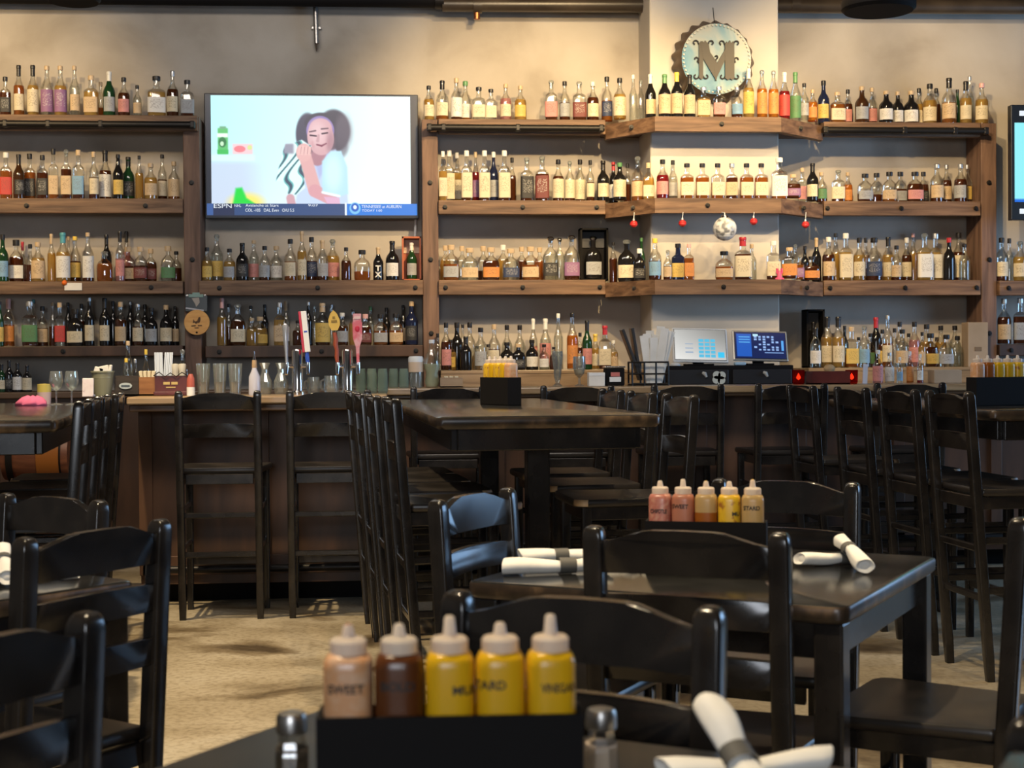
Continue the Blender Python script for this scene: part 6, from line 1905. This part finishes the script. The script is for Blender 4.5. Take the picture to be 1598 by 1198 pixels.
zt_ = 0.75 + 0.0175
napkin(TZ(787, 884, zt_ + 0.003), TZ(945, 880, zt_ + 0.003), 'front napkin roll with grey band at the left end of the middle low table', 0.0225, 0.62, 1, 0.04)
napkin(TZ(814, 868, zt_ + 0.004), TZ(960, 864, zt_ + 0.004), 'white napkin roll lying just behind the front roll on the middle low table', 0.0215, 0.42, 2)
napkin(TZ(976, 876, zt_), TZ(1010, 874, zt_), 'short bit of folded napkin beyond the chair slats on the middle low table', 0.017, 0.5, 3, 0.004)
napkin(TZ(1248, 873, zt_), TZ(1345, 868, zt_), 'napkin roll lying flat on the right part of the middle low table', 0.0185, 0.72, 4)
a = PZ(1350, 882, zt_ + 0.004)
dep = CW((1312 - 799) / F_PX * 3.62, 3.62)
napkin((a.x, a.y, zt_ + 0.004), TZ(1312, 842, 0.75 + 0.060), 'napkin roll leaning on another one on the right part of the middle low table', 0.020, 0.62, 5, 0.022)
napkin(TZ(40, 895, zt_), TZ(118, 893, zt_), 'napkin roll on the left low table seen through the chair slats', 0.016, 0.1, 6, 0.02)
napkin(TZ(12, 902, zt_ + 0.004), TZ(2, 856, zt_ + 0.055), 'napkin roll at the left edge leaning on the left low table', 0.020, 0.62, 7, 0.015)
napkin(TZ(1040, 1205, zt_), TZ(1290, 1188, zt_), 'nearest napkin roll, lying along the bottom edge of the picture', 0.0185, 0.48, 8, 0.03)
a = Vector(TZ(1175, 1222, 0.75 + 0.052))
b = PY(1108, 1102, a.y + 0.09)
napkin(tuple(a), (b.x, b.y, b.z), 'nearest napkin roll with grey band, propped up across another roll', 0.0185, 0.34, 9, 0.022)

# ------------------------------------------------------------------ far left corner: glasses and cloth on the high table, bottles and barrel behind
zt = 1.07
for k, (px, lab) in enumerate(((88, 'wine glass on the left high table, beside the yellow candle'), (112, 'wine glass on the left high table, nearer to the stools'))):
    p = PZ(px, 632, zt); m = pxm(p.y)
    t = thing('wine_glass', lab, 'glass', (p.x, p.y, zt), 0, 'wine glasses on the left high table')
    h = 0.165; r = 0.034
    lathe_obj('glass_body', [(0.032, 0), (0.032, 0.003), (0.004, 0.010), (0.004, 0.07), (r * 0.7, 0.085), (r, 0.115), (r * 0.8, h), (r * 0.76, h), (r * 0.95, 0.115), (r * 0.65, 0.088), (0.001, 0.078)], m_thickglass, t, 20)
p = PZ(50, 633, zt)
bm = bm_new()
rings = []
rr = random.Random(9)
for k, (s_, z) in enumerate(((1.0, 0.0), (0.95, 0.016), (0.7, 0.034), (0.3, 0.044))):
    rings.append([(p.x + 0.07 * s_ * math.cos(2 * PI * i / 16) * (1 + 0.18 * math.sin(3 * i)), p.y + 0.06 * s_ * math.sin(2 * PI * i / 16), zt + z + (0.008 * math.sin(2.1 * i) if k else 0)) for i in range(16)])
add_rings(bm, rings)
tag(obj('bar_cloth', bm, plain('pink_cloth', (0.50, 0.10, 0.20), 0.85), None, True), 'crumpled pink cloth on the far end of the left high table', 'cloth')
p = PZ(62, 631, zt)
t = thing('candle_glass', 'yellow and pink candle glass just behind the crumpled pink cloth', 'candle', (p.x, p.y + 0.10, zt))
lathe_obj('candle_wax', [(0.032, 0), (0.034, 0.06), (0.001, 0.061)], plain('pale_pink_wax', (0.50, 0.36, 0.34), 0.5), t); lathe_obj('yellow_top', [(0.034, 0.06), (0.033, 0.10), (0.001, 0.102)], plain('yellow_wax', (0.45, 0.36, 0.08), 0.5), t)
for k, (px, yt, w_, sh, ct, lb, cp, lab) in enumerate(((2, 568, 15, 't', 'G', 'c', 'K', 'dark wine bottle on the back counter, at the left edge below the shelves'), (14, 562, 14, 't', 'K', 'k', 'K', 'black wine bottle with a dark label, second from the left edge on the counter'), (27, 566, 15, 't', 'K', 'W', 'K', 'black bottle with a white label, third from the left edge on the counter'),
                                                       (42, 570, 15, 'r', 'K', 'C', 'K', 'dark bottle with a cream label on the counter, left of the candle'))):
    make_bottle(at(px, 9.72, 0)[0], 9.72, z_ct, w_ * pxm(9.72, 30), hpx(yt, 9.72, z_ct, px), sh, ct, lb, cp, lab, 'wine bottles on the back counter')
a, b = PY(-60, 767, 8.9), PY(112, 767, 8.9)
t = thing('barrel_stand', 'low dark wooden stand under the barrel, left of the bar', 'stand', ((a.x + b.x) / 2, 8.9, 0))
w = b.x - a.x; zz = a.z
box_obj('stand_top', (0, 0.3, zz - 0.03), (w, 0.6, 0.06), m_darkwood, t, 0.006)
for sx in (-1, 1):
    for sy in (0.06, 0.54):
        box_obj('leg', (sx * (w / 2 - 0.05), sy, (zz - 0.06) / 2), (0.07, 0.07, zz - 0.06), m_darkwood, t, 0.005)
t = thing('whiskey_barrel', 'wooden barrel with an orange band lying on the low stand at the left', 'barrel', ((a.x + b.x) / 2 + 0.06, 9.2, zz))
bm = bm_new(); Lb = w * 0.62
add_rings(bm, [[(x_, 0.17 * k * math.cos(2 * PI * i / 28), 0.19 + 0.17 * k * math.sin(2 * PI * i / 28)) for i in range(28)] for x_, k in ((-Lb / 2, 0.86), (-Lb / 4, 0.98), (0, 1.03), (Lb / 4, 0.98), (Lb / 2, 0.86))])
obj('barrel_staves', bm, mottled('barrel_oak', [(0.10, 0.03, 0.015), (0.24, 0.085, 0.035)], scale=(1, 7, 7), nscale=4, rough=0.5), t, 40)
for x_ in (-0.36, 0.36):
    bm = bm_new()
    k = 0.17 * 0.96
    add_rings(bm, [[(x_ * Lb + dx, (k + e) * math.cos(2 * PI * i / 28), 0.19 + (k + e) * math.sin(2 * PI * i / 28)) for i in range(28)] for dx, e in ((-0.02, 0.006), (0.02, 0.009))], cap=False)
    obj('hoop', bm, m_iron, t, True)
bm = bm_new(); k = 0.182
add_rings(bm, [[(dx, (k) * math.cos(2 * PI * i / 28), 0.19 + k * math.sin(2 * PI * i / 28)) for i in range(28)] for dx in (0.02, 0.15)], cap=False)
obj('orange_band', bm, plain('orange_band_paint', (0.30, 0.10, 0.015), 0.4), t, True)
bm = bm_new()
for sx in (-1, 1):
    add_prism(bm, [(-0.18, 0), (0.18, 0), (0.12, 0.06), (-0.12, 0.06)], sx * Lb * 0.3 - 0.02, sx * Lb * 0.3 + 0.02, 'X')
obj('cradle', bm, m_darkwood, t)
